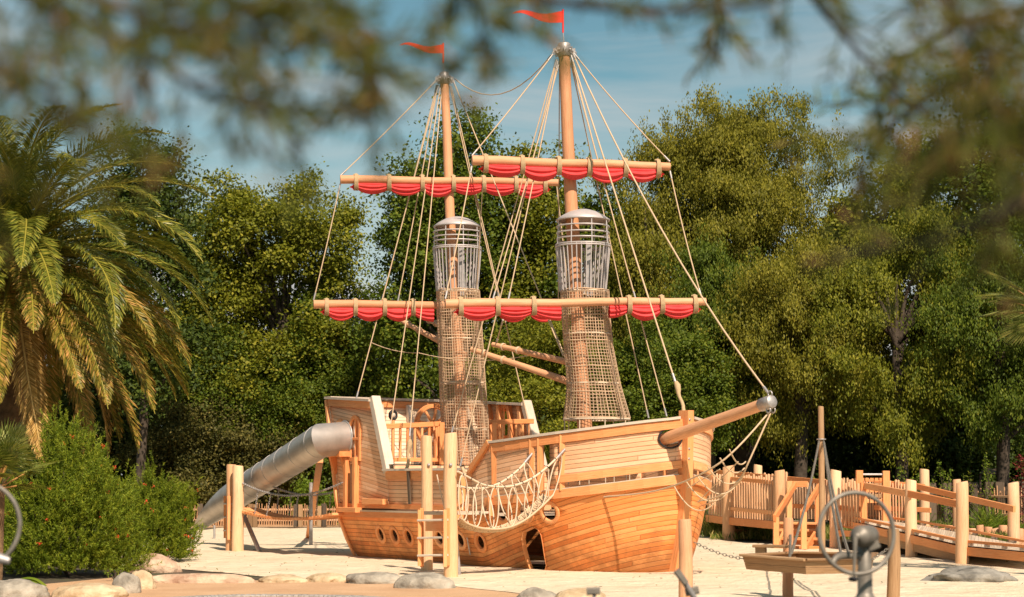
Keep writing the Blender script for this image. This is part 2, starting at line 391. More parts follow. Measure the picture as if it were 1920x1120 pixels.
def inpoly(x, y, P):
    c = False; n = len(P)
    for i in range(n):
        x0, y0, x1, y1 = P[i].x, P[i].y, P[i - 1].x, P[i - 1].y
        if (y0 > y) != (y1 > y) and x < (x1 - x0) * (y - y0) / (y1 - y0) + x0: c = not c
    return c
def sand_sheet():
    # one displaced sheet cut to the sandpit's outline
    bm = bmesh.new(); vs = [bm.verts.new((p[0], p[1], 0)) for p in outline(SAND, step=.4, jit=.04)]
    bm.faces.new(vs); bmesh.ops.triangulate(bm, faces=bm.faces)
    x0, x1 = min(p.x for p in SAND), max(p.x for p in SAND); y0, y1 = min(p.y for p in SAND), max(p.y for p in SAND)
    k = x0
    while k < x1:
        k += .24; bmesh.ops.bisect_plane(bm, geom=bm.verts[:] + bm.edges[:] + bm.faces[:], plane_co=(k, 0, 0), plane_no=(1, 0, 0))
    k = y0
    while k < y1:
        k += .24 if k < 42 else .8; bmesh.ops.bisect_plane(bm, geom=bm.verts[:] + bm.edges[:] + bm.faces[:], plane_co=(0, k, 0), plane_no=(0, 1, 0))
    for v in bm.verts: v.co.z = 0.0 if v.is_boundary else max(-.004, .012 + sand_bump(v.co.x, v.co.y))
    for f in bm.faces:
        f.normal_update(); f.smooth = True
        if f.normal.z < 0: f.normal_flip()
    me = bpy.data.meshes.new('sand'); bm.to_mesh(me); bm.free(); me.materials.append(M['sand'])
    o = bpy.data.objects.new('sand', me); col.objects.link(o); tag(o, kind='structure')
sand_sheet()
sheet('rubber_path', [G(*p) for p in [(-200, 1180), (-60, 1108), (240, 1080), (330, 1078), (480, 1088), (640, 1088), (850, 1096), (1000, 1116), (1130, 1150), (1130, 1300), (-200, 1300)]], -.006, 'rubber', jit=.02)
sheet('back_path', [G(*p) for p in [(250, 992), (420, 989), (640, 988), (1150, 990), (1150, 975), (700, 972), (560, 974), (300, 976)]], -.008, 'rubber', jit=.02)
mb = MB()
pa = [G(*p, -.001) for p in [(200, 1130), (330, 1121), (450, 1116.5), (600, 1117), (720, 1121), (900, 1136)]]
rr = random.Random(4)
path = spline(pa, 14)
for i in range(len(path) - 1):
    for k in range(2):
        d = (path[i + 1] - path[i]); L = d.length; t = d / L; n = V((-t.y, t.x, 0)); n = n if n.y < 0 else -n
        m_ = max(1, int(L / .12))
        for j in range(m_):
            c = path[i] + t * (L * (j + .5) / m_) + n * (.06 + .13 * k) + V((0, 0, .0)); w = L / m_ - .015
            mb.beam(c - t * w / 2, c + t * w / 2, .11, .03 + rr.random() * .006, ch=.012)
mb.build('sett_edging', 'setts', kind='structure')
# ------------------------------------------------------------------ pirate ship
ship = thing('pirate_ship', 'big orange timber pirate ship with two masts and furled red sails standing in sand', 'play ship', tuple(Sh(4.5, 0, 0)))
def a_stem(z): return pl(z, [(-.2, .05), (0, 0), (.67, -.20), (1.59, -.36), (2.7, -.41)])
def a_end(z): return pl(z, [(-.2, 8.68), (0, 8.72), (.93, 8.93), (1.8, 9.14), (3.3, 9.50)])
LEN = 9.2; BM = 1.97
def bf(x):
    if x < 3.3: return BM * (1 - (1 - max(x, 0) / 3.3) ** 2.3) ** .62
    return BM - .10 * ((x - 3.3) / (LEN - 3.3)) ** 2
def g0(s): return pl(s, [(0, 1.66), (.355, 1.27), (.5, 1.0), (1, .93)])
def hb(s, z):
    g = g0(s); t = max(0, min(1, z / g)); k = .72 + .1 * min(1, s * 3)
    return bf(s * LEN) * (k + (1 - k) * t ** .75)
def hp(s, z, side=1, inset=0.0):
    a = lerp(a_stem(z), a_end(z), s); b = hb(s, z)
    if inset:
        e = .004; s1, s2 = max(0, s - e), min(1, s + e)
        da = lerp(a_stem(z), a_end(z), s2) - lerp(a_stem(z), a_end(z), s1); db = hb(s2, z) - hb(s1, z); L = math.hypot(da, db)
        a += db / L * inset; b = max(0.0, b - da / L * inset)
    return Sh(a, b * side, z)
def s_of(a, z): return max(0, min(1, (a - a_stem(z)) / (a_end(z) - a_stem(z))))
def HS(px, py):
    d = ray(px, py); prev = None; t = 26.0
    while t < 48:
        p = V((d[0] * t, d[1] * t, CH + d[2] * t)); a, b, z = toS(p); s = (a - a_stem(z)) / (a_end(z) - a_stem(z))
        if -.0 <= s <= 1.03:
            if abs(b) <= hb(min(s, 1), z): return min(s, 1), z, p
        t += .01
    raise ValueError((px, py))
ZTT = []
def zt(s): return pl(s, ZTT) if s < SST else .95
SST = HS(912, 950)[0]
ZTT[:] = [(0, PB(1284, 892, 0).z)] + sorted([(HS(x, y)[0], HS(x, y)[1]) for x, y in ((914, 935), (960, 930.5), (1020, 924), (1070, 918), (1120, 912), (1170, 906), (1220, 899.5), (1255, 895.5))])
def hull_n(s, z, side=1):
    e = .01; A = hp(min(1, s + e), z, side) - hp(max(0, s - e), z, side); B = hp(s, z + e, side) - hp(s, z - e, side)
    n = A.cross(B).normalized()
    if n.dot(STB * side - AFT * .3 * (1 if s < .2 else 0)) < 0: n = -n
    return n
def cut(ob, cutters):
    for c in cutters:
        m = ob.modifiers.new('b', 'BOOLEAN'); m.operation = 'DIFFERENCE'; m.object = c; m.solver = 'EXACT'
        bpy.context.view_layer.update(); dg = bpy.context.evaluated_depsgraph_get()
        k0 = len(ob.data.polygons); me = bpy.data.meshes.new_from_object(ob.evaluated_get(dg)); ob.modifiers.clear(); ob.data = me
        bpy.data.objects.remove(c)
def prism(pts, n, d0=.3, d1=.3):
    mb = MB(); A = [V(p) + n * d0 for p in pts]; B = [V(p) - n * d1 for p in pts]; k = len(pts)
    mb.face(A); mb.face(B[::-1])
    for i in range(k): mb.face([B[i], B[(i + 1) % k], A[(i + 1) % k], A[i]])
    o = mb.build('cutter', 'hull'); bm = bmesh.new(); bm.from_mesh(o.data); bmesh.ops.remove_doubles(bm, verts=bm.verts, dist=1e-5); bmesh.ops.recalc_face_normals(bm, faces=bm.faces); bm.to_mesh(o.data); bm.free()
    return o
def fixn(o):
    bm = bmesh.new(); bm.from_mesh(o.data); bmesh.ops.remove_doubles(bm, verts=bm.verts, dist=1e-5); bmesh.ops.recalc_face_normals(bm, faces=bm.faces); bm.to_mesh(o.data); bm.free()
# lower hull: closed shell from starboard stern round the bow to port stern
ss = [1 - i / 24 * .55 for i in range(25)]; ss = [1, .93, .86, .79, .72, .65, .58, .51, .45, .4, SST + .002, SST - .002, .32, .29, .26, .23, .20, .17, .14, .115, .09, .07, .05, .035, .022, .012, .004, 0.0]
st = [(s, 1) for s in ss] + [(s, -1) for s in ss[::-1][1:]]
NZ = 12; loops = []; us = []; prev = None
for s, sd in st:
    top = zt(s); o_ = [hp(s, lerp(top, -.08, k / NZ), sd) for k in range(NZ + 1)]; i_ = [hp(s, lerp(-.08, top, k / NZ), sd, .035) for k in range(NZ + 1)]
    loops.append(o_ + i_)
    us.append(0 if prev is None else us[-1] + (o_[4] - prev).length); prev = o_[4]
mb = MB(); k = 2 * NZ + 2
n0 = len(mb.v)
for L in loops: mb.v += [tuple(p) for p in L]
def huv(i, j):
    s = st[i][0]; top = zt(s); z = lerp(top, -.08, j / NZ) if j <= NZ else lerp(-.08, top, (j - NZ - 1) / NZ)
    return (us[i] * .98, (z - 1.08 * max(0, 1 - s / .40) ** 1.12) / .085 + 20)
for i in range(len(loops) - 1):
    for j in range(k):
        j2 = (j + 1) % k
        mb.f.append((i * k + j, i * k + j2, (i + 1) * k + j2, (i + 1) * k + j)); mb.u.append([huv(i, j), huv(i, j2), huv(i + 1, j2), huv(i + 1, j)]); mb.s.append(j not in (NZ, 2 * NZ + 1))
mb.face(loops[0]); mb.face(loops[-1][::-1])
hull = mb.build('hull', 'hull', ship); fixn(hull)
cutters = []; ports = []
for (px, py, r) in [(714, 1002, .125), (740, 1004, .125), (766, 1006, .125), (824, 1009, .125), (863, 1013, .125), (901, 1017, .125), (940, 961, .145), (984, 960, .145), (1030, 961, .145)]:
    s, z, p = HS(px, py); n = hull_n(s, z); x = n.cross(UP).normalized(); y = x.cross(n) * -1
    pts = [p + (x * math.cos(t) + UP * math.sin(t)) * r for t in [i / 20 * 6.28318 for i in range(20)]]
    cutters.append(prism(pts, V((n.x, n.y, 0)).normalized(), .25, .25)); ports.append((p, n, r))
DOOR = [(991, 992), (997, 989), (1004, 989), (1010, 994), (1015, 1004), (1018, 1020), (1021, 1040), (1025, 1062), (1022, 1071), (996, 1072), (987, 1052), (981, 1030), (978, 1010), (981, 997)]
dp = [HS(*p) for p in DOOR]
s, z, p = HS(1000, 1030); n = hull_n(s, z); dn = V((n.x, n.y, 0)).normalized()
cutters.append(prism([q[2] for q in dp], dn, .4, .45))
cut(hull, cutters)
for p, n, r in ports:
    mb = MB(); ro = r + .075
    mb.lathe(p - n * .02, n, [(r - .002, -.018), (r - .002, .03), (r + .008, .038), (ro - .01, .038), (ro, .03), (ro, -.03)], 28); mb.build('porthole_ring', 'timber', hull)
# door jamb: thick bent boards following the opening
mb = MB(); x = dn.cross(UP).normalized()
ring_o = [q[2] + dn * .012 for q in dp]; ring_i = [q[2] - dn * .09 for q in dp]; cc = sum((q[2] for q in dp), V((0, 0, 0))) / len(dp)
order = list(range(9, 14)) + list(range(0, 9))
A = [ring_o[i] for i in order]; B = [ring_i[i] for i in order]; A2 = [a + (cc - a).normalized() * .012 for a in A]; B2 = [b + (cc - dn * .09 - b).normalized() * .012 for b in B]
mb.ring([A, B, B2, A2, A], [0, .3, .34, .64, .68], [i * .1 for i in range(20)], close=False, smooth=False)
mb.build('door_frame', 'timber', hull)
# interior of the hull seen through the door
mb = MB(); ia, ib, _ = toS(cc)
for k_ in range(4): mb.beam(Sh(ia + .5, ib - .9 + k_ * .0, .18 + k_ * .22), Sh(ia - .5, ib - .9, .18 + k_ * .22), .25, .05)
mb.beam(Sh(ia - .12, ib - .42, -.02), Sh(ia - .12, ib - .42, 1.2), .10, .10)
mb.beam(Sh(ia + .16, ib - .5, .5), Sh(ia - .35, ib - .5, .72), .05, .12)
mb.build('hold_steps', 'timber', ship)
# stem post
mb = MB(); L = []
zs = [-.1, .3, .67, 1.1, 1.59, 2.2, 2.78]
for z in zs:
    a = a_stem(z)
    L.append([Sh(a + .10, .085, z), Sh(a + .10, -.085, z), Sh(a - .13, -.065, z), Sh(a - .13, .065, z)])
mb.ring(L, [z for z in zs], [0, .24, .48, .72, .96], smooth=False); mb.face(L[-1][::-1]); stem = mb.build('stem_post', 'timber', ship)
for z in (1.95, 2.12, 2.5, 2.62): MB().lathe(Sh(a_stem(z) - .125, .03, z), -AFT, [(.0, .0), (.022, 0), (.02, .014), (.001, .018)], 10).build('bolt', 'galv', stem)
# rubbing strakes along the gunwale
def sweep(mb, pts, w, h, side=None, up=UP):
    pts = [V(p) for p in pts]; m = len(pts); L = []; us = [0]
    for i in range(m):
        t = (pts[min(i + 1, m - 1)] - pts[max(i - 1, 0)]).normalized(); x = t.cross(up).normalized(); y = x.cross(t)
        L.append([pts[i] + x * a + y * b for a, b in ((-w / 2, -h / 2), (w / 2, -h / 2), (w / 2, h / 2), (-w / 2, h / 2))])
        if i: us.append(us[-1] + (pts[i] - pts[i - 1]).length)
    o = random.random() * 9
    mb.ring(L, [u + o for u in us], [0, w, w + h, 2 * w + h, 2 * w + 2 * h], smooth=False); mb.face(L[0][::-1]); mb.face(L[-1]); return mb
def frange(a, b, n): return [a + (b - a) * i / n for i in range(n + 1)]
for sd in (1, -1):
    mb = MB(); sweep(mb, [hp(s, zt(s) - .055, sd, -.022) for s in [.0006, .004, .012, .03, .06, .1, .15, .2, .25, .3, SST - .004]], .05, .15); mb.build('rubbing_strake', 'timber', ship)
    mb = MB(); sweep(mb, [hp(s, .90, sd, -.022) for s in frange(SST + .003, .998, 12)], .05, .13); mb.build('rubbing_strake', 'timber', ship)
    mb = MB(); sweep(mb, [hp(s, zt(s) + .018, sd, .04) for s in [.002, .006, .014, .03, .06, .1, .15, .2, .25, .3, SST - .002]], .14, .036); mb.build('gunwale_rail', 'bleach', ship)
    mb = MB(); sweep(mb, [hp(s, .968, sd, .04) for s in frange(SST + .003, .998, 12)], .17, .036); mb.build('gunwale_rail', 'deck', ship)
def wall(name, mat, s0, s1, zb, ztop, sd, inset, th=.05, n=14, ref=None, slist=None, pw=.078):
    S_ = slist or frange(s0, s1, n); lo, li, us_ = [], [], [0]; rows = 6
    L = []
    for i, s in enumerate(S_):
        b, t = zb(s), ztop(s); o_ = [hp(s, lerp(t, b, k / rows), sd, inset) for k in range(rows + 1)]; i_ = [hp(s, lerp(b, t, k / rows), sd, inset + th) for k in range(rows + 1)]
        L.append(o_ + i_)
        if i: us_.append(us_[-1] + (L[i][3] - L[i - 1][3]).length)
    mb = MB(); k = 2 * rows + 2
    for l in L: mb.v += [tuple(p) for p in l]
    def uv(i, j):
        s = S_[i]; b, t = zb(s), ztop(s); z = lerp(t, b, j / rows) if j <= rows else lerp(b, t, (j - rows - 1) / rows)
        return (us_[i], (z - (ref(s) if ref else 0)) / pw + 40)
    for i in range(len(L) - 1):
        for j in range(k):
            j2 = (j + 1) % k
            mb.f.append((i * k + j, i * k + j2, (i + 1) * k + j2, (i + 1) * k + j)); mb.u.append([uv(i, j), uv(i, j2), uv(i + 1, j2), uv(i + 1, j)]); mb.s.append(j not in (rows, k - 1))
    mb.face(L[0]); mb.face(L[-1][::-1]); o = mb.build(name, mat, ship); fixn(o); return o
# forecastle bulwarks
sA_ = HS(885, 884)[0]; sB_ = HS(920, 828)[0]; sG0 = HS(1016, 880)[0]; sG1 = HS(1048, 880)[0]
zA, zB, zC = HS(885, 884)[1], HS(920, 828)[1], 2.70
FTT = sorted([(HS(x, y)[0], HS(x, y)[1]) for x, y in ((920, 829), (960, 824), (1000, 818), (1050, 811), (1100, 804.5), (1150, 798), (1200, 791.5), (1240, 787), (1262, 784.5))])
FTT = [(0, PB(1284, 782, 0).z)] + FTT
def ftop(s): return pl(s, FTT + [(sA_, 1.78)]) - .035
for sd in (1, -1):
    bowl = [.0008, .003, .008, .015, .03, .045, .06, .08, .1, .125, .15, .175, sG1]
    w1 = wall('bow_bulwark', 'side', 0, 0, lambda s: zt(s) + .13, ftop, sd, .0, slist=bowl, ref=ftop)
    if sd == 1:
        s, z, p = HS(1257, 822); n = hull_n(s, z); n = V((n.x, n.y, 0)).normalized(); x = n.cross(UP).normalized()
        cut(w1, [prism([p + (x * math.cos(t) * .21 + UP * math.sin(t) * .165) for t in [i / 20 * 6.28318 for i in range(20)]], n, .3, .3)])
        mb = MB(); mb.loop(p + n * .0, n, .21, .016, 28, 6, x=x, ry=.165); mb.build('black_edging', 'black', ship)
    wall('forecastle_bulwark', 'side', 0, 0, lambda s: max(zt(s) + .04, 1.0) if s < SST else 1.0, ftop, sd, .0, slist=frange(sG0, sB_, 6) + frange(sB_, sA_, 4)[1:], ref=lambda s: pl(s, [(0, 2.72), (sB_, 2.30), (1, 1.2)]))
    # cap rail, facing board, posts
    mb = MB(); sweep(mb, [hp(s, ftop(s) + .03, sd, .02) for s in [.002, .006, .014, .03, .05, .08, .12, .16, .2, .24, .28, sB_]], .17, .045); mb.build('cap_rail', 'bleach', ship)
    mb = MB(); sweep(mb, [hp(s, ftop(s) - .075, sd, -.02) for s in [.001, .005, .013, .03, .05, .08, .12, .16, .2, .24, .28, sB_]], .04, .15); mb.build('rail_board', 'timber', ship)
    mb = MB(); mb.beam(hp(sB_, ftop(sB_) + .03, sd, -.01), hp(sA_ + .004, zA, sd, -.01), .12, .11); mb.build('slanted_rail', 'timber', ship)
    mb = MB(); sweep(mb, [hp(s, zt(s) + .20, sd, -.02) for s in [.001, .005, .013, .03, .05, .08, .12, .16, sG1]], .04, .13); mb.build('lower_board', 'timber', ship)
    for s in (sG0 + .004, sG0 + .022, sG1 - .006, sB_ - .012):
        mb = MB(); mb.beam(hp(s, zt(s) + .0, sd, .02), hp(s, ftop(s) - .01, sd, .02), .10, .12); mb.build('bulwark_post', 'timber', ship)
# waist and quarterdeck walls
sW0, sW1 = sA_, s_of(6.76, 1.78); sC = s_of(7.40, 3.19)
zw = 1.77
def wtop(s): return zw
def ctop(s): return pl(s, [(sW1, 1.80), (sC, 3.17), (1, 3.30)])
arch = lambda w, h: [(-w / 2, 0), (w / 2, 0), (w / 2, h - w / 2)] + [(w / 2 * math.cos(t), h - w / 2 + w / 2 * math.sin(t)) for t in [i / 10 * math.pi for i in range(1, 10)]] + [(-w / 2, h - w / 2)]
def archwin(p, n, w, h, parent, mat='timber', mull=True):
    x = UP.cross(n).normalized(); A = arch(w, h); f = .055
    loc = lambda u, v, d: p + x * u + UP * v + n * d
    def off(pts, d):
        o = []
        for i in range(len(pts)):
            a, b, c = pts[i - 1], pts[i], pts[(i + 1) % len(pts)]; t1 = (b[0] - a[0], b[1] - a[1]); t2 = (c[0] - b[0], c[1] - b[1])
            n1 = (t1[1], -t1[0]); n2 = (t2[1], -t2[0]); l1 = math.hypot(*n1); l2 = math.hypot(*n2)
            m = (n1[0] / l1 + n2[0] / l2, n1[1] / l1 + n2[1] / l2); l = math.hypot(*m); q = d / l / max(.5, l / 2); o.append((b[0] + m[0] * q, b[1] + m[1] * q))
        return o
    O = off(A, .07); mb = MB()
    prof = [[loc(*q, -.03) for q in A], [loc(*q, .035) for q in A], [loc(*q, .035) for q in O], [loc(*q, -.02) for q in O]]
    mb.ring([l + [l[0]] for l in prof], [0, .1, .17, .25], [i * .08 for i in range(20)], close=False, smooth=False); fr = mb.build('window_frame', mat, parent)
    if mull:
        mb = MB(); mb.beam(loc(0, 0, 0), loc(0, h - .01, 0), .045, .04, up=n); mb.build('glazing_bar', mat, fr)
        mb = MB(); mb.beam(loc(-w / 2, h * .48, .012), loc(w / 2, h * .48, .012), .05, .045, up=n); mb.build('glazing_bar', mat, fr)
    return [loc(*q, 0) for q in A]
for sd in (1, -1):
    w_ = wall('waist_wall', 'side', 0, 0, lambda s: 1.02, wtop, sd, .03, slist=frange(sW0, sW1, 10))
    c_ = wall('cabin_wall', 'side', 0, 0, lambda s: 1.02, ctop, sd, .03, slist=frange(sW1, sC, 5) + frange(sC, 1, 8)[1:], ref=lambda s: pl(s, [(sW1, 0), (1, .0)]) + pl(s, [(sW1, 0), (1, .35)]))
    if sd == 1:
        cs = []; s, z, p = HS(664, 858); n = hull_n(s, 2.2); n = V((n.x, n.y, 0)).normalized(); P = p - n * .03 + n * .0
        A = archwin(P + n * .0, n, .36, .80, c_); cs.append(prism(A, n, .2, .2))
        s2, z2, p2 = HS(636, 822); n2 = hull_n(s2, 2.4); n2 = V((n2.x, n2.y, 0)).normalized()
        A = archwin(p2 - n2 * .03, n2, .20, .34, c_, mull=False); cs.append(prism(A, n2, .2, .2))
        s3, z3, p3 = HS(660, 958); x = UP.cross(n).normalized(); p3 = V(hp(s3, 1.0, 1, .03)); DW = .30
        cs.append(prism([p3 + x * a + UP * b for a, b in ((-DW / 2, .03), (DW / 2, .03), (DW / 2, .92), (-DW / 2, .92))], n, .2, .2))
        for q in (-1, 1):
            mb = MB(); mb.beam(p3 + x * q * (DW / 2 + .055) + UP * -.04 + n * .05, p3 + x * q * (DW / 2 + .055) + UP * 1.06 + n * .05, .11, .12, up=n); mb.build('doorway_post', 'timber', c_)
        mb = MB(); mb.beam(p3 - x * .45 - UP * .02 + n * .1, p3 + x * .45 - UP * .02 + n * .1, .16, .10); mb.build('door_sill', 'timber', c_)
        cut(c_, cs)
    else:
        cs = []
        for px, py in ((949, 806), (917, 806)):
            p = PB(px, py, -1.90); a, b, z = toS(p); s = s_of(a, z); n = -hull_n(s, z, -1); n = V((n.x, n.y, 0)).normalized(); p = hp(s, 2.55, -1, .08)
            A = archwin(p + V((0, 0, 0)), n, .42, .62, c_); cs.append(prism(A, n, .25, .25))
        cut(c_, cs)
    mb = MB(); sweep(mb, [hp(s, zw + .02, sd, .05) for s in frange(sW0, sW1 + .004, 6)], .24, .045); mb.build('cap_rail', 'bleach', ship)
    mb = MB(); sweep(mb, [hp(s, zw - .085, sd, .005) for s in frange(sW0, sW1, 6)], .04, .16); mb.build('rail_board', 'timber', ship)
    mb = MB(); mb.beam(hp(sW1, 1.74, sd, .08), hp(sC, 3.26, sd, .08), .16, .20, up=STB, ch=.01); mb.build('slanted_rail', 'bleach', ship)
    mb = MB(); sweep(mb, [hp(s, ctop(s) + .03, sd, .07) for s in frange(sC, .998, 5)], .27, .05); mb.build('cap_rail', 'bleach', ship)
    mb = MB(); sweep(mb, [hp(s, ctop(s) - .07, sd, .005) for s in frange(sC, .99, 5)], .05, .14); mb.build('rail_board', 'timber', ship)
    mb = MB(); sweep(mb, [hp(.997, z, sd, .0) for z in frange(-.02, 3.28, 8)], .07, .09, up=STB); mb.build('corner_post', 'timber', ship)
    mb = MB(); sweep(mb, [hp(s, 1.065, sd, .02) for s in frange(sW0 + .02, .998, 10)], .05, .09); mb.build('deck_edge_board', 'timber', ship)
    for s in frange(sC + .02, .93, 3):
        mb = MB(); mb.beam(hp(s, 1.95, sd, .13), hp(s, ctop(s) - .02, sd, .13), .10, .10, up=STB); mb.build('wall_rib', 'timber', ship)
# transom
def tp(b, z, d=0): return Sh(a_end(z) + d + .0, b * hb(1, z), z)
mb = MB(); rows = [(-.08, 3.32)]
mb.grid(lambda u, v: tp(-1 + 2 * u, lerp(-.08, 3.30, v), -.03), 8, 10, lambda u, v: (u * 3.8, v * 3.4 / .078), smooth=False)
mb.grid(lambda u, v: tp(-1 + 2 * u, lerp(-.08, 3.30, v), -.09), 8, 10, lambda u, v: (u * 3.8, v * 3.4 / .078), smooth=False, flip=True)
mb.build('transom', 'inner', ship)
mb = MB(); sweep(mb, [tp(b, 3.33, -.08) for b in (-1.0, -.5, 0, .5, 1.0)], .26, .05); mb.build('cap_rail', 'bleach', ship)
mb = MB(); sweep(mb, [tp(b, 3.22, -.13) for b in (-.97, -.5, 0, .5, .97)], .05, .13); mb.build('rail_board', 'timber', ship)
for b in (-.8, -.42, -.02, .36, .74):
    mb = MB(); mb.beam(tp(b, 1.9, -.17), tp(b, 3.2, -.17), .12, .10, up=AFT); mb.build('wall_rib', 'bleach', ship)
# decks
def deckpart(name, s0, s1, zf, n=10, mat='deck'):
    mb = MB()
    S_ = frange(s0, s1, n)
    mb.grid(lambda u, v: hp(lerp(s0, s1, u), zf(lerp(s0, s1, u)), 1, .05).lerp(hp(lerp(s0, s1, u), zf(lerp(s0, s1, u)), -1, .05), v), n, 8, lambda u, v: (v * 3.8, u * (s1 - s0) * LEN / .14), smooth=False)
    mb.grid(lambda u, v: hp(lerp(s0, s1, u), zf(lerp(s0, s1, u)) - .05, 1, .05).lerp(hp(lerp(s0, s1, u), zf(lerp(s0, s1, u)) - .05, -1, .05), v), n, 8, lambda u, v: (v * 3.8, u * (s1 - s0) * LEN / .14), smooth=False, flip=True)
    mb.build(name, mat, ship)
deckpart('fore_deck', .02, sG0 + .01, lambda s: zt(s) - .02, 12)
deckpart('main_deck', SST + .005, sW1 - .03, lambda s: .93); deckpart('hold_floor', .06, SST, lambda s: .10)
deckpart('quarter_deck', sW1 - .02, .985, lambda s: 1.9, 6)
mb = MB(); mb.grid(lambda u, v: hp(sW1 - .02, lerp(.95, 1.88, v), 1, .08).lerp(hp(sW1 - .02, lerp(.95, 1.88, v), -1, .08), u), 6, 4, lambda u, v: (u * 3.6, v * 8), smooth=False); mb.build('deck_bulkhead', 'side', ship)
# quarterdeck railing with turned balusters
def rail_run(pa, pb, n, a=7.15, zb=1.92):
    A, B = PA(*pa, a), PA(*pb, a)
    mb = MB(); mb.beam(A, B, .09, .10); r_ = mb.build('railing', 'timber', ship)
    mb = MB(); A0, B0 = V((A.x, A.y, zb + .08)), V((B.x, B.y, zb + .08)); mb.beam(A0, B0, .07, .08); mb.build('bottom_rail', 'timber', r_)
    for i in range(n):
        p = A.lerp(B, (i + .5) / n); q = A0.lerp(B0, (i + .5) / n)
        mb = MB(); mb.tube([q, q.lerp(p, .5), p], [.028, .030, .026], 8, cap=False); mb.build('baluster', 'timber', r_)
rail_run((716, 800), (825, 795), 8); rail_run((909, 792), (999, 790), 7, zb=1.95)
for px in (829, 909, 927):
    p = PA(px, 795, 7.05); mb = MB(); mb.beam((p.x, p.y, 1.9), (p.x, p.y, p.z + .03), .10, .10); mb.build('railing_post', 'timber', ship)
for px in (817, 824):
    p = PA(px, 800, 7.4); mb = MB(); mb.beam((p.x, p.y, 1.9), (p.x, p.y, 2.75), .10, .16); mb.build('wheel_stand', 'timber', ship)
# steering wheel
wc = PA(812, 797, 7.75)
sw = MB(); L = []
for i in range(37):
    t = i / 36 * 6.28318; d = STB * math.cos(t) + UP * math.sin(t)
    L.append([wc + d * r_ + AFT * q for r_, q in ((.36, -.04), (.44, -.04), (.44, .04), (.36, .04))])
sw.ring(L, [i * .08 for i in range(37)], [0, .08, .16, .24, .32], smooth=False); swo = sw.build('steering_wheel', 'timber', ship)
for k_ in range(4):
    t = k_ * math.pi / 4 + .2; d = STB * math.cos(t) + UP * math.sin(t)
    mb = MB(); mb.beam(wc - d * .38, wc + d * .38, .05, .045, up=AFT); mb.build('spoke', 'timber', swo)
mb = MB(); mb.lathe(wc - AFT * .06, AFT, [(.0, 0), (.09, 0), (.10, .02), (.10, .1), (.0, .12)], 18); mb.build('hub', 'timber', swo)
# speaking tube
pt = PA(737, 779, 7.6); mb = MB(); mb.loop(pt, -AFT - STB * .2, .085, .032, 24, 8); sp_ = mb.build('speaking_tube', 'black', ship)
mb = MB(); mb.lathe(pt, -AFT, [(0, .01), (.055, .01), (.055, -.03), (0, -.03)], 18); mb.build('tube_mouth', 'bleach', sp_)
mb = MB(); mb.tube([V((pt.x, pt.y, 1.9)), V((pt.x, pt.y, pt.z - .1))], .035, 8); mb.build('stand_pipe', 'timber', sp_)
# bowsprit
bs0 = HS(1256, 822)[2] + AFT * .08; bs1 = PB(1441, 755, .22)
bdir = (bs1 - bs0).normalized()
mb = MB(); mb.tube([bs0 - bdir * .1, bs0.lerp(bs1, .3), bs0.lerp(bs1, .6), bs1], [.108, .105, .099, .094], 16); bsp = mb.build('bowsprit', 'spar', ship)
mb = MB(); mb.lathe(bs1 - bdir * .17, bdir, [(.097, 0), (.108, .0), (.108, .25), (.10, .265), (0, .267)], 24); mb.build('end_cap', 'galv', bsp)
btip = bs1
for (o_, ) in ((UP * .13,), (UP * -.13 + STB * .04,), (UP * -.13 - STB * .06,)):
    mb = MB(); mb.loop(bs1 + o_ + bdir * .04, bdir.cross(UP), .045, .013, 14, 6); mb.build('shackle', 'galv', bsp)
# ------------------------------------------------------------------ masts
def mast(nm, pxs, r0, r1, captop, flagpx, Yf=0):
    pts = [PB(*p, 0) for p in pxs]; rs = [lerp(r0, r1, i / (len(pts) - 1)) for i in range(len(pts))]
    mb = MB(); mb.tube(pts, rs, 18); m_ = mb.build('mast', 'log', ship)
    top = pts[-1]; d = (pts[-1] - pts[-2]).normalized()
    mb = MB(); mb.lathe(top - d * .22, d, [(r1 + .005, 0), (r1 + .02, 0), (r1 + .02, .25), (r1 + .005, .265), (0, .27)], 24)
    for k in range(8):
        t = k / 8 * 6.283; e = V((math.cos(t), math.sin(t), 0)); c = top - d * .1 + e * (r1 + .06)
        mb.beam(c - e * .05, c + e * .05, .018, .10); mb.loop(c + e * .04 - d * .05, e.cross(UP), .028, .010, 10, 5)
        mb.lathe(c + e.cross(UP) * -.03, e.cross(UP), [(0, 0), (.02, 0), (.02, .06), (0, .06)], 8)
    mb.build('mast_cap', 'galv', m_)
    return m_, top, pts
fm, ftopp, fpts = mast('f', [(1100, 860), (1090, 700), (1072, 400), (1064, 250), (1057.5, 86)], .145, .105, 80, None)
rm, rtopp, rpts = mast('r', [(872, 900), (862, 700), (843.5, 400), (838, 250), (833, 140)], .12, .085, 135, None)
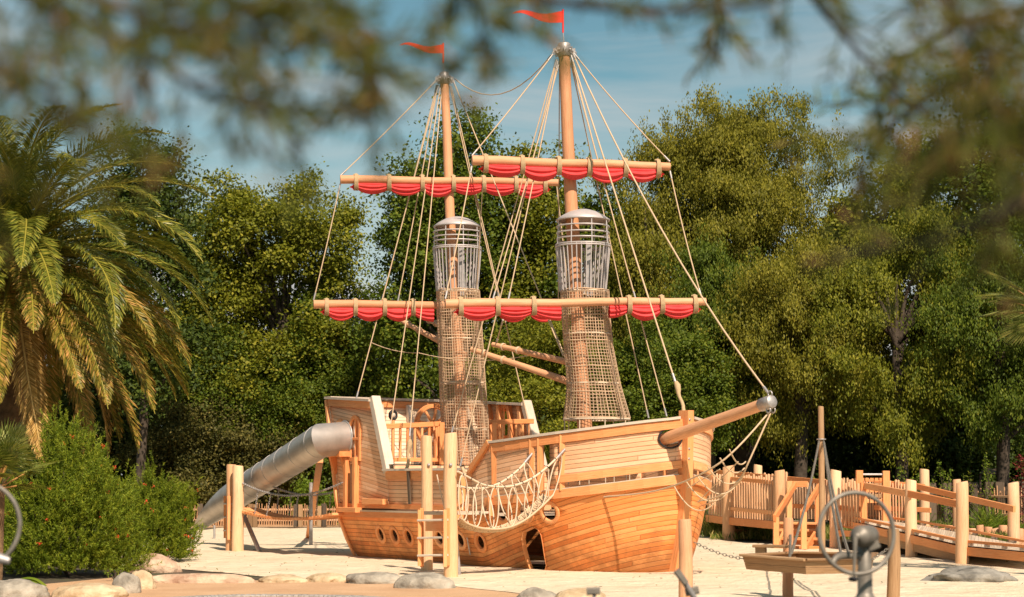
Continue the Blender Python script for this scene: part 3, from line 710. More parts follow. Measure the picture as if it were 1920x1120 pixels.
def flag(m_, top, x0, ytop, ybot, xtip, ytip, yp):
    p0 = top + UP * .03; Yd = top.y; a = W(x0, ytop, Yd); 
    mb = MB(); mb.tube([p0, V((a.x, a.y, lerp(p0.z, a.z, .35)))], .012, 6); mb.build('pole_spike', 'galv', m_)
    mb = MB(); mb.tube([V((a.x, a.y, lerp(p0.z, a.z, .33))), a], .018, 8); mb.build('flag_pole', 'flag', m_)
    b = W(x0, ybot, Yd); h0 = (a.z - b.z) * .86; tip = W(xtip, ytip, Yd); Lf = a.x - tip.x; dz = a.z - tip.z - .03
    def fn(u, v, sgn):
        wv = .08 * math.sin(u * 5.6 + .2) * (0.3 + u * .7) * 1.0
        zc = a.z - .03 - h0 / 2 - u * (dz - h0 / 2) + wv * -.75
        hh = h0 * (1 - u ** 1.15) + .012; return V((a.x - u * Lf, a.y + .12 * math.sin(u * 6) * u + sgn * .005, zc + (v - .5) * hh))
    mb = MB(); mb.grid(lambda u, v: fn(u, v, 1), 28, 4, flip=True); mb.grid(lambda u, v: fn(u, v, -1), 28, 4); mb.build('pennant_flag', 'flag', m_)
flag(fm, ftopp, 1055.5, 18, 42, 961, 29, 0); flag(rm, rtopp, 831, 81, 99, 750, 88, 0)
# crow's nests and climbing nets
def circle(c, r, k, n, ph=0): t = k / n * 6.28318 + ph; return V((c.x + r * math.cos(t), c.y + r * math.sin(t), c.z))
def nest(Y, cx, xs, ys, netpx, hoops, mpost):
    # ys: cone top, brim, rings..., main ring, bottom ; xs: matching half widths px
    P = lambda y, dx=0: W(cx + dx, y, Y); sc_ = (P(ys[0], 100) - P(ys[0])).length / 100
    brim = P(ys[1]); R1 = xs[0] * sc_
    cn_ = thing_part = MB(); cn_.lathe(brim + UP * 0, UP, [(R1 - .02, -.02), (R1, -.025), (R1 + .01, 0), (R1 * .8, .08), (R1 * .5, .16), (R1 * .3, .19), (.11, .20)], 40); roof = cn_.build('crow_nest_roof', 'cage', ship)
    mb = MB()
    for k in range(8):
        mb.tube([circle(P(ys[1]), R1 * .96, k, 8, .3), circle(P(ys[5]), xs[2] * sc_ * .985, k, 8, .3)], .012, 6)
    nest_ = mb.build('crow_nest_cage', 'cage', ship)
    for y, r in ((ys[2], xs[1]), (ys[3], xs[1]), (ys[4], xs[1]), (ys[5], xs[2])):
        mb = MB(); mb.loop(P(y), UP, r * sc_, .015, 44, 6); mb.build('cage_ring', 'cage', nest_)
    mb = MB(); n = 34; a, b = P(ys[5]), P(ys[6])
    mb.loop(a - UP * .035, UP, xs[2] * sc_, .016, 44, 6)
    for k in range(n): mb.tube([circle(a, xs[2] * sc_, k, n), circle(b, xs[3] * sc_, k, n)], .0125, 6, cap=False)
    mb.build('cage_bar', 'cage', nest_)
    mb = MB(); q0, q1 = a + V((.10, -.17, 0)), b + V((.12, -.17, -.1)); mb.beam(q0, q1, .11, .02, up=V((0, 1, 0))); pn = mb.build('foot_plate', 'galv', nest_)
    # net: (y, cx, half width)
    nz_ = [(W(c, y, Y), hw * sc_) for y, c, hw in netpx]
    def cr_(z):
        for (p, r), (p2, r2) in zip(nz_, nz_[1:]):
            if p.z >= z >= p2.z:
                t = (p.z - z) / (p.z - p2.z); q = p.lerp(p2, t); return V((q.x, q.y, z)), lerp(r, r2, t)
        return V((nz_[-1][0].x, nz_[-1][0].y, z)), nz_[-1][1]
    z0, z1 = nz_[0][0].z, nz_[-1][0].z; N = 52; step = .060; rows = int((z0 - z1) / step)
    def npnt(z, k):
        c, r = cr_(z); t = k / N * 6.28318; pin = 1 + .035 * math.cos(8 * t + .4) + .018 * mnoise.noise(V((math.cos(t) * 2, math.sin(t) * 2, z * 1.3)))
        return V((c.x + r * pin * math.cos(t), c.y + r * pin * math.sin(t), z + .012 * mnoise.noise(V((t * 2, z * 3, 0)))))
    mb = MB()
    for i in range(rows + 1):
        z = z0 - i * step; big = (i % 8 == 0)
        pts = [npnt(z, k) for k in range(N + 1)]; mb.tube(pts, .0125 if big else .0060, 4, cap=False)
    for k in range(N):
        big = (k % 6 == 0)
        mb.tube([npnt(z0 - i * step, k) for i in range(rows + 1)], .0125 if big else .0060, 4, cap=False)
    net = mb.build('climbing_net', 'net', ship)
    for y in hoops:
        p = W(cx, y, Y); c, r = cr_(p.z); mb = MB(); mb.loop(c, UP, r * .97, .017, 40, 6); mb.build('net_hoop', 'whiterope', net)
    return net, cr_, z1
nf = nest(33.95, 1093, (50, 49, 51, 43), (401, 413, 426, 438, 449, 460, 547), [(545, 1096, 43.5), (600, 1099, 43.5), (650, 1103, 44), (690, 1109, 46), (720, 1113, 48), (750, 1116, 53), (787, 1119, 61)], (548, 627, 720), fm)
nr = nest(37.75, 857, (44, 44, 45, 38.5), (413, 425, 436, 446, 454, 465, 547), [(545, 858.5, 39), (620, 862, 40), (700, 866, 41), (790, 871, 42.5), (880, 875, 41)], (548, 637, 719, 806), rm)
mb = MB()
for k in range(8):
    c, r = nf[1](nf[2]); mb.tube([circle(V((c.x, c.y, nf[2])), r, k, 8, .2), circle(V((c.x, c.y, 1.5)), r * 1.02, k, 8, .2)], .011, 5)
    c, r = nf[1](nf[2])
c, r = nf[1](nf[2]); mb.loop(V((c.x, c.y, nf[2])), UP, r, .02, 40, 6)
mb.build('net_foot_rope', 'whiterope', ship)
# ------------------------------------------------------------------ yards with furled sails
def yard(pL, pR, Ym, r, lashes, sails, braced=9):
    kx = Ym / F; tn = math.tan(R(braced))
    def at(px, py): X = (px - (pL[0] + pR[0]) / 2) * kx; return W(px, py, Ym + X * tn)
    A, B = at(*pL), at(*pR); t = (B - A).normalized(); out = V((t.y, -t.x, 0)).normalized(); out = out if out.y < 0 else -out
    mb = MB(); n = 7; pts = [A.lerp(B, i / n) + V((0, 0, .012 * math.sin(i * 1.7))) for i in range(n + 1)]
    mb.tube(pts, [r * (1.06 - .2 * i / n) for i in range(n + 1)], 14); y_ = mb.build('yard', 'log', ship)
    U = lambda px: (px - pL[0]) / (pR[0] - pL[0]); 
    mb = MB()
    def roll(u0, u1, e0, e1):
        w = (B - A).length * (u1 - u0)
        def prof(u): return max(.0, math.sin(math.pi * u)) ** .55
        def fn(u, v, sg):
            full = prof(lerp(e0, e1, u)); drop = .095 + (.175 + .035 * math.sin(u0 * 57)) * full
            q = A.lerp(B, lerp(u0, u1, u)); fold = .026 * math.sin(v * (19 + 3 * math.sin(u0 * 40)) - .5 + u0 * 9) * full
            dd = math.sin(math.pi * min(1, v * .98 + .02)) ** .6 * (.05 + .035 * full) + fold * math.sin(math.pi * v) ** .3
            return q - UP * (r * .72 + drop * v) + out * sg * max(.004, dd)
        nu = max(6, int(16 * abs(e1 - e0)))
        mb.grid(lambda u, v: fn(u, v, 1), nu, 16, flip=True); mb.grid(lambda u, v: fn(u, v, -1), nu, 16)
    for s_ in sails:
        xs = s_
        mb = MB()
        for i in range(len(xs) - 1):
            e0, e1 = 0, 1
            a, b = xs[i], xs[i + 1]
            if i == 0 and a < 0: continue
            roll(U(abs(a)), U(abs(b)), .5 if a != int(a) else 0, .5 if b != int(b) else 1)
        mb.build('furled_sail', 'red', y_)
    # loose ends of the sail beyond the outer lashings
    for px, sg in ((sails[0][0], -1), (sails[-1][-1], 1)):
        q = A.lerp(B, U(abs(px))); m2 = MB()
        if abs(px) == int(abs(px)):
            m2.grid(lambda u, v: q + t * sg * (u * .10 * (1 - .35 * math.sin(v * 9))) - UP * (r * .8 + .03 + .13 * v * (1 - .2 * u)) + out * (.05 * math.sin(v * 8) * (1 - .6 * u)), 4, 12)
            m2.grid(lambda u, v: q + t * sg * (u * .10 * (1 - .35 * math.sin(v * 9))) - UP * (r * .8 + .03 + .13 * v * (1 - .2 * u)) + out * (.05 * math.sin(v * 8) * (1 - .6 * u) - .008), 4, 12, flip=True)
            m2.build('sail_end', 'red', y_)
    for px in lashes:
        q = A.lerp(B, U(px)); mb = MB()
        for k in range(5): mb.loop(q + t * (k - 2) * .017 - UP * .055, t + UP * (k - 2) * .02, r + .035, .0095, 18, 5, x=out, ry=r + .085)
        mb.tube([q + UP * (r + .02) - t * .06, q + UP * (r + .045), q + UP * (r + .02) + t * .05], .011, 5)
        mb.build('lashing', 'ropeg', y_)
    return A, B
yfu = yard((885, 301), (1256, 312), 34.0, .088, (910, 978, 1046, 1103, 1171, 1233), [(910, 978, 1046, 1103, 1171, 1233)])
yfl = yard((835, 570), (1323, 565), 33.35, .082, (863, 931, 998, 1177, 1239, 1302), [(863, 931, 998, 1048.5), (1139.5, 1177, 1239, 1302)])
yru = yard((638, 337), (1047, 342), 37.9, .085, (667, 728, 790, 848, 905, 966, 1021), [(667, 728, 790, 848, 905, 966, 1021)])
yrl = yard((588, 571), (1085, 573), 37.9, .085, (612, 665, 719, 772, 930, 990, 1046), [(612, 665, 719, 772, 810.5), (900.5, 930, 990, 1046)])
# booms
def boom(a, b, r, Ya, Yb):
    A, B = W(*a, Ya), W(*b, Yb); mb = MB(); mb.tube([A, A.lerp(B, .5), B], [r * .8, r, r * 1.15], 12); bo = mb.build('boom', 'spar', ship)
    for k in (.12, .3):
        q = A.lerp(B, k); mb = MB()
        for j in range(3): mb.loop(q + (B - A).normalized() * j * .016, B - A, r * .95 + .012, .010, 14, 5)
        mb.build('rope_wrap', 'rope', bo)
boom((884, 655), (1085, 722), .062, 35.6, 34.2); boom((924, 646), (1085, 684), .058, 36.0, 34.4)
boom((750, 600), (872, 666), .06, 39.4, 37.9); boom((795, 596), (870, 632), .055, 39.8, 38.1)
# ------------------------------------------------------------------ rigging
def rope(p, q, s=0.0, r=.0125, mat='rope', n=10, term=True):
    mb = MB(); pts = sag(p, q, s, n); mb.tube(pts, r, 6); o = mb.build('stay_rope', mat, ship)
    if term:
        for i, j in ((0, 1), (-1, -2)):
            d = (pts[j] - pts[i]).normalized(); MB().tube([pts[i], pts[i] + d * .16], r * 1.5, 8).build('rope_ferrule', 'galv', o)
    return o
FT, RT = ftopp, rtopp
wf = lambda x, y, d=0: W(x, y, FT.y + d); wr = lambda x, y, d=0: W(x, y, RT.y + d)
rope(wr(816, 153), yru[0] + UP * .08, .03); rope(yru[0] - UP * .09, yrl[0] + UP * .09, .05)
rope(wr(822, 160), PB(668, 748, 1.85)); rope(wr(826, 160), PB(721, 878, 1.8)); rope(wr(829, 162), PB(768, 818, 1.75))
rope(wr(821, 160, .1), W(746, 566, 38.1), .04); rope(wr(819, 160, .1), W(716, 566, 38.0), .04)
rope(wr(850, 152), PB(1090, 745, -.5)); rope(wr(846, 162), PB(996, 815, -1.8)); rope(wr(843, 160), W(936, 562, 38.3), .05)
rope(W(1044, 350, 38.1), W(1068, 560, 38.2), .04, term=False)
rope(wr(853, 148), wf(1034, 103), .55, .011)
rope(wf(1036, 103), yfu[0] + UP * .09, .03); rope(yfu[0] - UP * .09, yfl[0] + UP * .09, .05)
rope(wf(1043, 112), PB(846, 815, 1.8)); rope(wf(1044, 112), PB(863, 874, 1.8)); rope(wf(1046, 115), W(953, 563, 33.4), .03)
rope(wf(1048, 120), W(924, 562, 33.4), .04); rope(W(943, 600, 35.4), W(930, 646, 36.0), 0); rope(W(1028, 600, 36.4), W(1056, 668, 36), 0, term=False)
rope(W(905, 345, 34.2), W(887, 655, 35.6), .05, .010, term=False)
rope(wf(1069, 112), PB(1216, 784, -1.3)); rope(wf(1070, 112), PB(1250, 781, -1.2)); rope(wf(1072, 112, .1), W(1192, 562, 33.9), .05)
rope(wf(1071, 105), PB(1266, 716, 0), 0, .016); rope(wf(1074, 100), btip + UP * .15, .40, .0155)
rope(wf(1076, 100), yfu[1] + UP * .09, .05); rope(yfu[1] - UP * .09, yfl[1] + V((-.08, 0, .09)), .10)
rope(wf(1049, 118), W(1047, 560, 34.6), .0, .010, term=False)
# thick served rope ends
def served(p, q, r=.038):
    mb = MB(); pts = [V(p).lerp(V(q), i / 8) + V((.012 * math.sin(i * 1.4), 0, 0)) for i in range(9)]
    mb.tube(pts, [r * k for k in (.9, 1.5, 1.3, .95, .8, .8, .85, .9, 1.2)], 10); mb.build('served_rope_end', 'ropeg', ship)
served(PB(1267, 716, 0), PB(1284, 776, 0)); served(PB(768, 824, 1.9), PB(763, 884, 1.95)); 
p = PB(765, 884, 2.0); mb = MB(); mb.beam(p, V((p.x + .04, p.y - .0, 1.12)) , .09, .03, up=STB); mb.build('chain_plate', 'oldpost', ship)
rope(W(697, 643, 39.0), W(785, 662, 38.6), .06, .009, term=False); rope(W(785, 662, 37.6), W(1000, 665, 36.5), .14, .009, term=False)
# rope net slung under the bowsprit
T0 = bs1 - UP * .17
Lp = [T0, W(1350, 868, 28.9), W(1240, 918, 30.3), HS(1135, 932)[2] + STB * .03]
Rp = [T0 - STB * .05, W(1405, 862, 29.2), W(1385, 925, 29.9), W(1330, 960, 31.6), PB(1300, 955, -.55) + V((.05, -.05, 0))]
def piece(name, pts, r=.0135, mat='rope'): mb = MB(); mb.tube(pts, r, 6); return mb.build(name, mat, ship)
Ls = spline(Lp, 10); piece('net_edge_rope', Ls, .015); Rs = spline([T0 + V((.03, 0, 0)), W(1403, 868, 29.2), W(1385, 905, 29.6), W(1350, 930, 30.0), W(1310, 940, 30.5)], 10); piece('net_edge_rope', Rs, .015)
Rs2 = spline([W(1402, 872, 29.3), W(1385, 900, 29.8), W(1350, 935, 30.6), PB(1310, 950, -.6)], 8); piece('net_edge_rope', Rs2, .012)
for (i0, a, b) in ((0, (1368, 843), (1398, 866)), (1, (1350, 859), (1396, 878)), (2, (1327, 875), (1390, 897)), (3, (1306, 891), (1378, 914)), (4, (1286, 902), (1364, 925)), (5, (1264, 912), (1340, 943))):
    A, B = W(*a, 28.6 + i0 * .33), W(*b, 29.2 + i0 * .15); o = piece('net_rung', sag(A, B, .12 + i0 * .025, 12), .012)
for a, b, ya, yb in (((1384, 866), (1308, 942), 28.9, 30.2), ((1350, 880), (1290, 915), 29.2, 30.0)):
    piece('net_cross_rope', [W(*a, ya), W(*b, yb)], .009)
# ------------------------------------------------------------------ tube slide
s, z, P0 = HS(646, 822); n = hull_n(s, 2.2); n = V((n.x, n.y, 0)).normalized()
slide = thing('tube_slide', 'brushed steel tube slide curving down from the stern cabin to the sand', 'slide', tuple(G(583, 1020)))
R0 = .345
B1 = W(603, 826, P0.y - .35); E1 = W(452, 922, 43.5)
pts = [P0 + n * -.02, P0.lerp(B1, .55), P0.lerp(B1, .8) - UP * .0, B1 + (E1 - B1).normalized() * .05 - UP * .01] 
d2 = (E1 - B1).normalized(); Ltot = (E1 - B1).length
pts += [B1 + d2 * .22 - UP * 0, E1]
EL = [P0, B1 - n * -.12, B1 + d2 * .16]
mb = MB(); mb.mitre([P0 - n * .02, B1, B1 + d2 * Ltot], R0); tube = mb.build('tube', 'steel', slide)
mb = MB(); mb.loop(P0 - n * .0, n, R0 + .01, .022, 40, 6); mb.build('collar', 'galv', slide)
for k in (.02, .2, .37, .52, .66, .8, .93):
    mb = MB(); mb.loop(B1 + d2 * Ltot * k, d2, R0 + .001, .006, 40, 6); mb.build('joint_seam', 'galv', tube)
# open run-out: half pipe with falling walls, inside and outside
X1 = W(374, 991, 45.8); d3 = (X1 - E1).normalized(); side = d3.cross(UP).normalized(); up3 = side.cross(d3)
def ro(u, v, rr_):
    c = (E1 - d2 * .02).lerp(X1 + UP * (R0 - .04), u); span = math.acos(max(-1, min(1, 1.86 * u - 1))); t = -math.pi / 2 + (v - .5) * 2 * span
    return c + side * math.cos(t) * rr_ + up3 * math.sin(t) * rr_
mb = MB(); mb.grid(lambda u, v: ro(u, v, R0), 18, 28); mb.grid(lambda u, v: ro(u, v, R0 - .012), 18, 28, flip=True); mb.build('run_out', 'steel', slide)
for px, py, pt in ((583, 1024, 905), (364, 1016, 990), (402, 1012, 985)):
    g = G(px, py); top = W(px, pt, g.y); mb = MB(); mb.tube([g - UP * .1, top], .045 if px == 583 else .03, 12); mb.build('leg', 'galv', slide)
s, z, q = HS(640, 852); mb = MB(); x = UP.cross(n).normalized()
for o_ in (-.3, .22): mb.beam(q + x * o_ + n * .02, q + x * o_ - UP * .42 + n * .0, .08, .26, up=n, h1=.06)
mb.beam(q - x * .42 + n * .12, q + x * .42 + n * .12, .26, .11); mb.build('support_bracket', 'timber', ship)
g0_, g1_ = W(598, 870, 41.0), W(575, 985, 41.6)
mb = MB(); mb.beam(W(600, 862, 40.8), G(578, 1010), .14, .14); mb.build('raking_strut', 'timber', slide)
# ------------------------------------------------------------------ towers, bridges
def logpost(name, base, top, r, mat='palelog', parent=None, lean=V((0, 0, 0)), **kw):
    b, t = V(base) - UP * .3, V(top); pts = [b, b.lerp(t, .3) + V((random.uniform(-.01, .01), 0, 0)), b.lerp(t, .7) + V((random.uniform(-.012, .012), 0, 0)), t - UP * .03, t]
    mb = MB(); mb.tube(pts, [r * 1.06, r * 1.03, r * .98, r * .94, r * .84], 16); n0 = len(mb.v); 
    sl_ = random.uniform(-.25, .25)
    k = len(mb.v)
    for i in range(k):
        v = mb.v[i]
        if v[2] > t.z - .001: mb.v[i] = (v[0], v[1], v[2] + (v[0] - t.x) * sl_ + .0)
    return mb.build(name, mat, parent, **kw)
def postpx(name, px, pyb, pyt, r, parent=None, mat='palelog', **kw):
    g = G(px, pyb); t = W(px, pyt, g.y); return logpost(name, g, t, r, mat, parent, **kw)
tw = thing('boarding_tower', 'pale timber ladder tower with two tall round posts standing against the side of the ship', 'ladder tower', tuple(G(822, 1078)))
pA = postpx('post', 845, 1084, 812, .112, tw); pB = postpx('post', 800, 1071, 817, .10, tw)
def bolt_at(p, parent): MB().lathe(p, V((.1, -1, 0)), [(0, 0), (.03, 0), (.026, .02), (.0, .025)], 10).build('bolt', 'galv', parent)
bolt_at(W(845, 872, G(845, 1084).y - .115), pA); bolt_at(W(804, 872, G(800, 1071).y - .105), pB)
Yt = G(845, 1084).y
for a, yb, ya, Y in ((787, 1061, 956, 30.0), (791, 1063, 953, 30.15), (835, 1063, 956, 29.55), (840, 1060, 953, 29.7)):
    mb = MB(); mb.beam(W(a, yb, Y), W(a, ya, Y), .06, .13, up=V((0, 1, 0))); mb.build('ladder_rail', 'timber', tw)
for y in (976, 1009, 1042):
    mb = MB(); mb.beam(W(788, y, 30.0), W(837, y - 1, 29.6), .15, .035); mb.build('rung', 'bleach', tw)
mb = MB(); mb.beam(W(800, 987, 30.6), W(846, 987, 30.0), .06, .16); mb.build('cross_beam', 'timber', tw)
pl0, pl1 = W(812, 962, 31.1), W(868, 962, 30.3)
mb = MB(); mb.beam(pl0 + V((0, 0, 0)), pl1, .62, .06); mb.build('platform', 'deck', tw)
mb = MB(); mb.beam(W(862, 1082, 30.4), W(856, 1010, 30.4), .10, .05); mb.build('brace', 'galv', tw)
mb = MB(); mb.beam(W(868, 895, 31.2), W(862, 975, 31.2), .09, .12); mb.build('back_post', 'timber', tw)
# net bridge from the tower to the gap in the bulwark
rb = thing('rope_net_bridge', 'sagging rope net bridge with looped sides between ladder tower and ship bulwark', 'rope bridge', tuple(W(940, 1000, 30.6)))
def sub(mb, name, mat, parent=rb): return mb.build(name, mat, parent)
def hull_depth(px, py): return HS(px, py)[2].y
def pathpx(P, Y0, Y1): n_ = len(P) - 1; return spline([W(x, y, lerp(Y0, Y1, (x - P[0][0]) / (P[-1][0] - P[0][0]))) for x, y in P], 10)
DH = hull_depth(1040, 925)
near = pathpx([(858, 884), (880, 896), (906, 909), (933, 913), (963, 911), (994, 899), (1020, 881), (1045, 858), (1057, 845)], 29.65, hull_depth(1057, 850) - .03)
far = pathpx([(856, 910), (870, 914), (890, 916), (910, 915), (937, 906), (957, 893), (976, 877), (996, 853)], 30.7, hull_depth(998, 858) - .03)
for P_ in (near, far): sub(MB().tube(P_, .019, 8), 'handrail_rope', 'whiterope')
flo = pathpx([(856, 972), (868, 982), (892, 990), (922, 992), (950, 987), (976, 974), (998, 957), (1014, 942), (1028, 928)], 29.9, DH - .1)
Wd = .17; wside = V((.5, -.86, 0))
wside = wside if wside.y < 0 else -wside
mbn = MB(); nn = len(flo)
for k in range(-4, 5):
    mbn.tube([p + wside * Wd * k / 4 - UP * .05 * (1 - (k / 4) ** 2) for p in flo], .020 if abs(k) == 4 else .013, 5)
for i in range(0, nn):
    p = flo[i]; q = flo[min(i + 1, nn - 1)]
    for t in (0, .5):
        c = p.lerp(q, t); mbn.tube([c + wside * Wd * k / 4 - UP * .05 * (1 - (k / 4) ** 2) + V((random.uniform(-.02, .02), 0, random.uniform(-.012, .02))) for k in range(-4, 5)], .014, 4, cap=False)
sub(mbn, 'walkway_net', 'rope')
rl = random.Random(3)
def loops(H, sgn, n_):
    for i in range(n_):
        u = (i + .5) / n_; h = H[int(u * (len(H) - 1))]; f = flo[int(u * (len(flo) - 1))] + wside * Wd * sgn
        dv = (f - h); L = dv.length; c = (h + f) / 2; d = dv.normalized(); x = (flo[-1] - flo[0]); x.z *= .3; x = x.normalized()
        w_ = .115
        mb = MB(); mb.loop(c, d.cross(x), L / 2 - .01, .0135, 28, 6, x=d, ry=w_); sub(mb, 'rope_loop', 'whiterope')
loops(near, 1, 7); loops(far, -1, 6)
for P_, m_ in ((near, 14), (far, 12)):
    for k in range(1, m_):
        q = P_[int(k / m_ * (len(P_) - 1))]; q2 = P_[int(k / m_ * (len(P_) - 1)) + 1]; MB().tube([q, q.lerp(q2, .35)], .025, 8).build('rope_clip', 'black', rb)
for P_, px in ((near, 1057), (far, 996)):
    mb = MB(); d = (P_[-2] - P_[-1]).normalized(); mb.tube([P_[-1] - d * .03, P_[-1] + d * .22], .026, 8); sub(mb, 'rope_ferrule', 'galv')
mb = MB()
for (a, b) in (((867, 895), (872, 880)), ((872, 890), (866, 876)), ((868, 884), (876, 884))): mb.tube([W(*a, 29.9), W(*b, 29.9)], .03, 6)
sub(mb, 'rope_knot', 'rope')
for a, b in (((819, 890), (838, 975)), ((862, 893), (868, 940))): piece_ = MB().tube([W(*a, 30.0), W(*b, 30.0)], .012, 6).build('side_rope', 'whiterope', rb)
# far ladder tower with the plank and chain bridge
t2 = thing('landing_tower', 'short pair of pale round posts with ladder rungs at the left end of plank bridge', 'ladder tower', tuple(G(440, 1034)))
postpx('post', 446, 1034, 873, .13, t2); postpx('post', 434, 1033, 871, .12, t2)
for a, Y in ((423, 41.7), (430, 41.2)):
    mb = MB(); mb.beam(W(a, 1009 if a < 425 else 1012, Y), W(a, 930, Y), .07, .14, up=V((0, 1, 0))); mb.build('ladder_rail', 'timber', t2)
for y in (945, 970, 995): mb = MB(); mb.beam(W(423, y, 41.7), W(436, y, 41.2), .12, .035); mb.build('rung', 'bleach', t2)
mb = MB(); mb.tube([W(458, 968, 41.6), G(487, 1035)], .05, 10); mb.build('diagonal_brace', 'galv', t2)
pb = thing('plank_bridge', 'sagging plank bridge hung on chains from left posts to stern doorway', 'plank bridge', tuple(W(545, 985, 40)))
A0, B0 = W(456, 953, 41.5), HS(650, 965)[2] + UP * .02
mid = sag(A0, B0, .17, 34); wsd = (B0 - A0).cross(UP).normalized()
for i in range(1, 34):
    p, q = mid[i], mid[i + 1] if i < 34 else mid[i]; d = (q - p).normalized()
    mb = MB(); c = p; mb.beam(c - wsd * .30, c + wsd * .30, .115, .055, up=d.cross(wsd)); mb.build('plank', 'timber', pb)
for sg in (-1, 1):
    mb = MB(); a = W(457, 893 if sg < 0 else 895, 41.5) + wsd * .28 * sg; b = HS(658, 905)[2] + wsd * .2 * sg; hh = sag(a, b, .34, 16); chain(mb, hh, .07, .009)
    for k in (4, 6, 10, 12): chain(mb, [hh[k], mid[int(k / 16 * 34)] + wsd * .28 * sg], .06, .006)
    mb.build('chain', 'galv', pb)
# extras on the ship near the tower
mb = MB(); q = HS(700, 945)[2]; mb.beam(PB(683, 940, 2.0), PB(722, 941, 2.0), .12, .11); mb.build('step_block', 'timber', ship)
mb = MB(); mb.beam(PB(868, 961, 2.08), PB(914, 961, 2.08), .22, .04); mb.build('boarding_step', 'bleach', ship)
mb = MB(); mb.beam(PB(917, 928, 2.02), PB(921, 968, 2.02), .05, .07, up=STB); mb.build('step_cheek', 'timber', ship)
mb = MB(); mb.beam(HS(880, 1008)[2] + STB * .05, HS(886, 1040)[2] + STB * .05, .03, .02, up=STB); mb.build('strap', 'galv', ship)
# ------------------------------------------------------------------ walkway behind the ship
def G3(px, py, Y): return W(px, py, Y)
wk = thing('raised_walkway', 'raised timber walkway with picket railings leading from behind the bow to steps', 'walkway', tuple(G(1462, 1022)))
def gpost(px, pyb, pyt, w=12, mat='palelog', parent=wk): g = G(px, pyb); return postpx('post', px, pyb, pyt, w * g.y / F, parent, mat)
gpost(1366, 1013, 874, 11.5); gpost(1462, 1022, 882, 10.5); gpost(1421, 1008, 872, 8.5); gpost(1567, 1029, 882, 11)
YP = {1366: G(1366, 1013).y, 1462: G(1462, 1022).y, 1567: G(1567, 1029).y}
def line(pts): return pts
def fascia(a, b, Ya, Yb, w=.07, h=.2, mat='timber', parent=wk, name='edge_beam'):
    mb = MB(); mb.beam(W(*a, Ya), W(*b, Yb), w, h); return mb.build(name, mat, parent)
def pickets(a, b, Ya, Yb, ha, hb_, n, parent=wk, mat='picket', r=.032, jit=.05):
    mb = MB()
    for i in range(n):
        u = (i + .5) / n; p = W(lerp(a[0], b[0], u), lerp(a[1], b[1], u), lerp(Ya, Yb, u)); h = lerp(ha, hb_, u) * (1 + random.uniform(-jit, jit))
        x = random.uniform(-.01, .01); mb.tube([p, p + V((x, 0, h * .5)), p + V((-x, 0, h - .02)), p + V((-x, 0, h))], [r, r * random.uniform(.9, 1.1), r, r * .6], 7)
    return mb.build('picket_panel', mat, parent)
Yl0, Yl1, Yl2 = 50.5, YP[1366], YP[1462]
fascia((1325, 972), (1366, 977), Yl0, Yl1); fascia((1366, 977), (1455, 985), Yl1, Yl2); fascia((1366, 995), (1405, 998), Yl1 + .3, Yl1 + 1.6, .1, .12, name='cross_beam')
mb = MB(); mb.face([W(1325, 968, Yl0), W(1455, 980, Yl2), W(1500, 977, Yl2 + 2.6), W(1350, 966, Yl0 + 2.2)], [(0, 0), (5, 0), (5, 12), (0, 12)])
mb.face([W(1325, 970, Yl0), W(1350, 968, Yl0 + 2.2), W(1500, 979, Yl2 + 2.6), W(1455, 982, Yl2)], [(0, 0), (5, 0), (5, 12), (0, 12)]); mb.build('deck', 'deck', wk)
pickets((1328, 966), (1362, 970), Yl0, Yl1, 1.12, 1.12, 7); pickets((1374, 970), (1455, 979), Yl1, Yl2, 1.08, 1.15, 17)
pickets((1345, 962), (1478, 968), Yl0 + 2.4, Yl2 + 2.6, 1.12, 1.1, 26, mat='picket'); pickets((1486, 972), (1560, 976), Yl2 + 2.6, YP[1567] + 2.4, .98, 1.0, 14)
for a, b in (((1328, 894), (1455, 905)), ((1328, 950), (1455, 962))):
    fascia(a, b, Yl0 + .08, Yl2 + .08, .05, .10, name='rail')
for a, b in (((1345, 885), (1560, 905)), ((1345, 942), (1560, 952))): fascia(a, b, Yl0 + 2.45, YP[1567] + 2.45, .05, .11, name='rail')
# steps facing the camera
st_ = thing('wooden_steps', 'short flight of timber steps with sloping handrails up to the walkway deck', 'steps', tuple(G(1505, 1032)))
for i, (y, Y) in enumerate(((1026, 42.6), (1010, 43.2), (994, 43.8), (981, 44.4))):
    mb = MB(); mb.beam(W(1462, y, Y), W(1541, y + 1, Y - .2), .32, .06); mb.build('tread', 'timber', st_)
    mb = MB(); mb.beam(W(1462, y + 6, Y + .12), W(1541, y + 7, Y - .08), .03, .14); mb.build('riser', 'timber', st_)
for a, yb, yt, Y in ((1455, 1030, 970, 42.5), (1507, 1030, 960, 42.0), (1480, 985, 902, 44.6), (1533, 1000, 925, 44.2)):
    mb = MB(); mb.beam(W(a, yb, Y), W(a, yt, Y), .13, .12, up=V((0, 1, 0))); mb.build('newel_post', 'timber', st_)
for a, b, Ya, Yb in (((1452, 972), (1492, 908), 42.4, 44.6), ((1503, 965), (1536, 912), 41.9, 44.1)):
    mb = MB(); mb.beam(W(*a, Ya), W(*b, Yb), .07, .15); mb.build('handrail', 'timber', st_)
mb = MB(); mb.beam(W(1486, 908, 44.6), W(1514, 908, 44.4), .07, .14); mb.build('handrail', 'timber', st_)
for a, b, Y0, Y1 in (((1456, 1030), (1478, 985), 42.5, 44.5), ((1510, 1033), (1538, 988), 42.0, 44.0)):
    mb = MB(); mb.beam(W(*a, Y0), W(*b, Y1), .06, .2); mb.build('stringer', 'timber', st_)
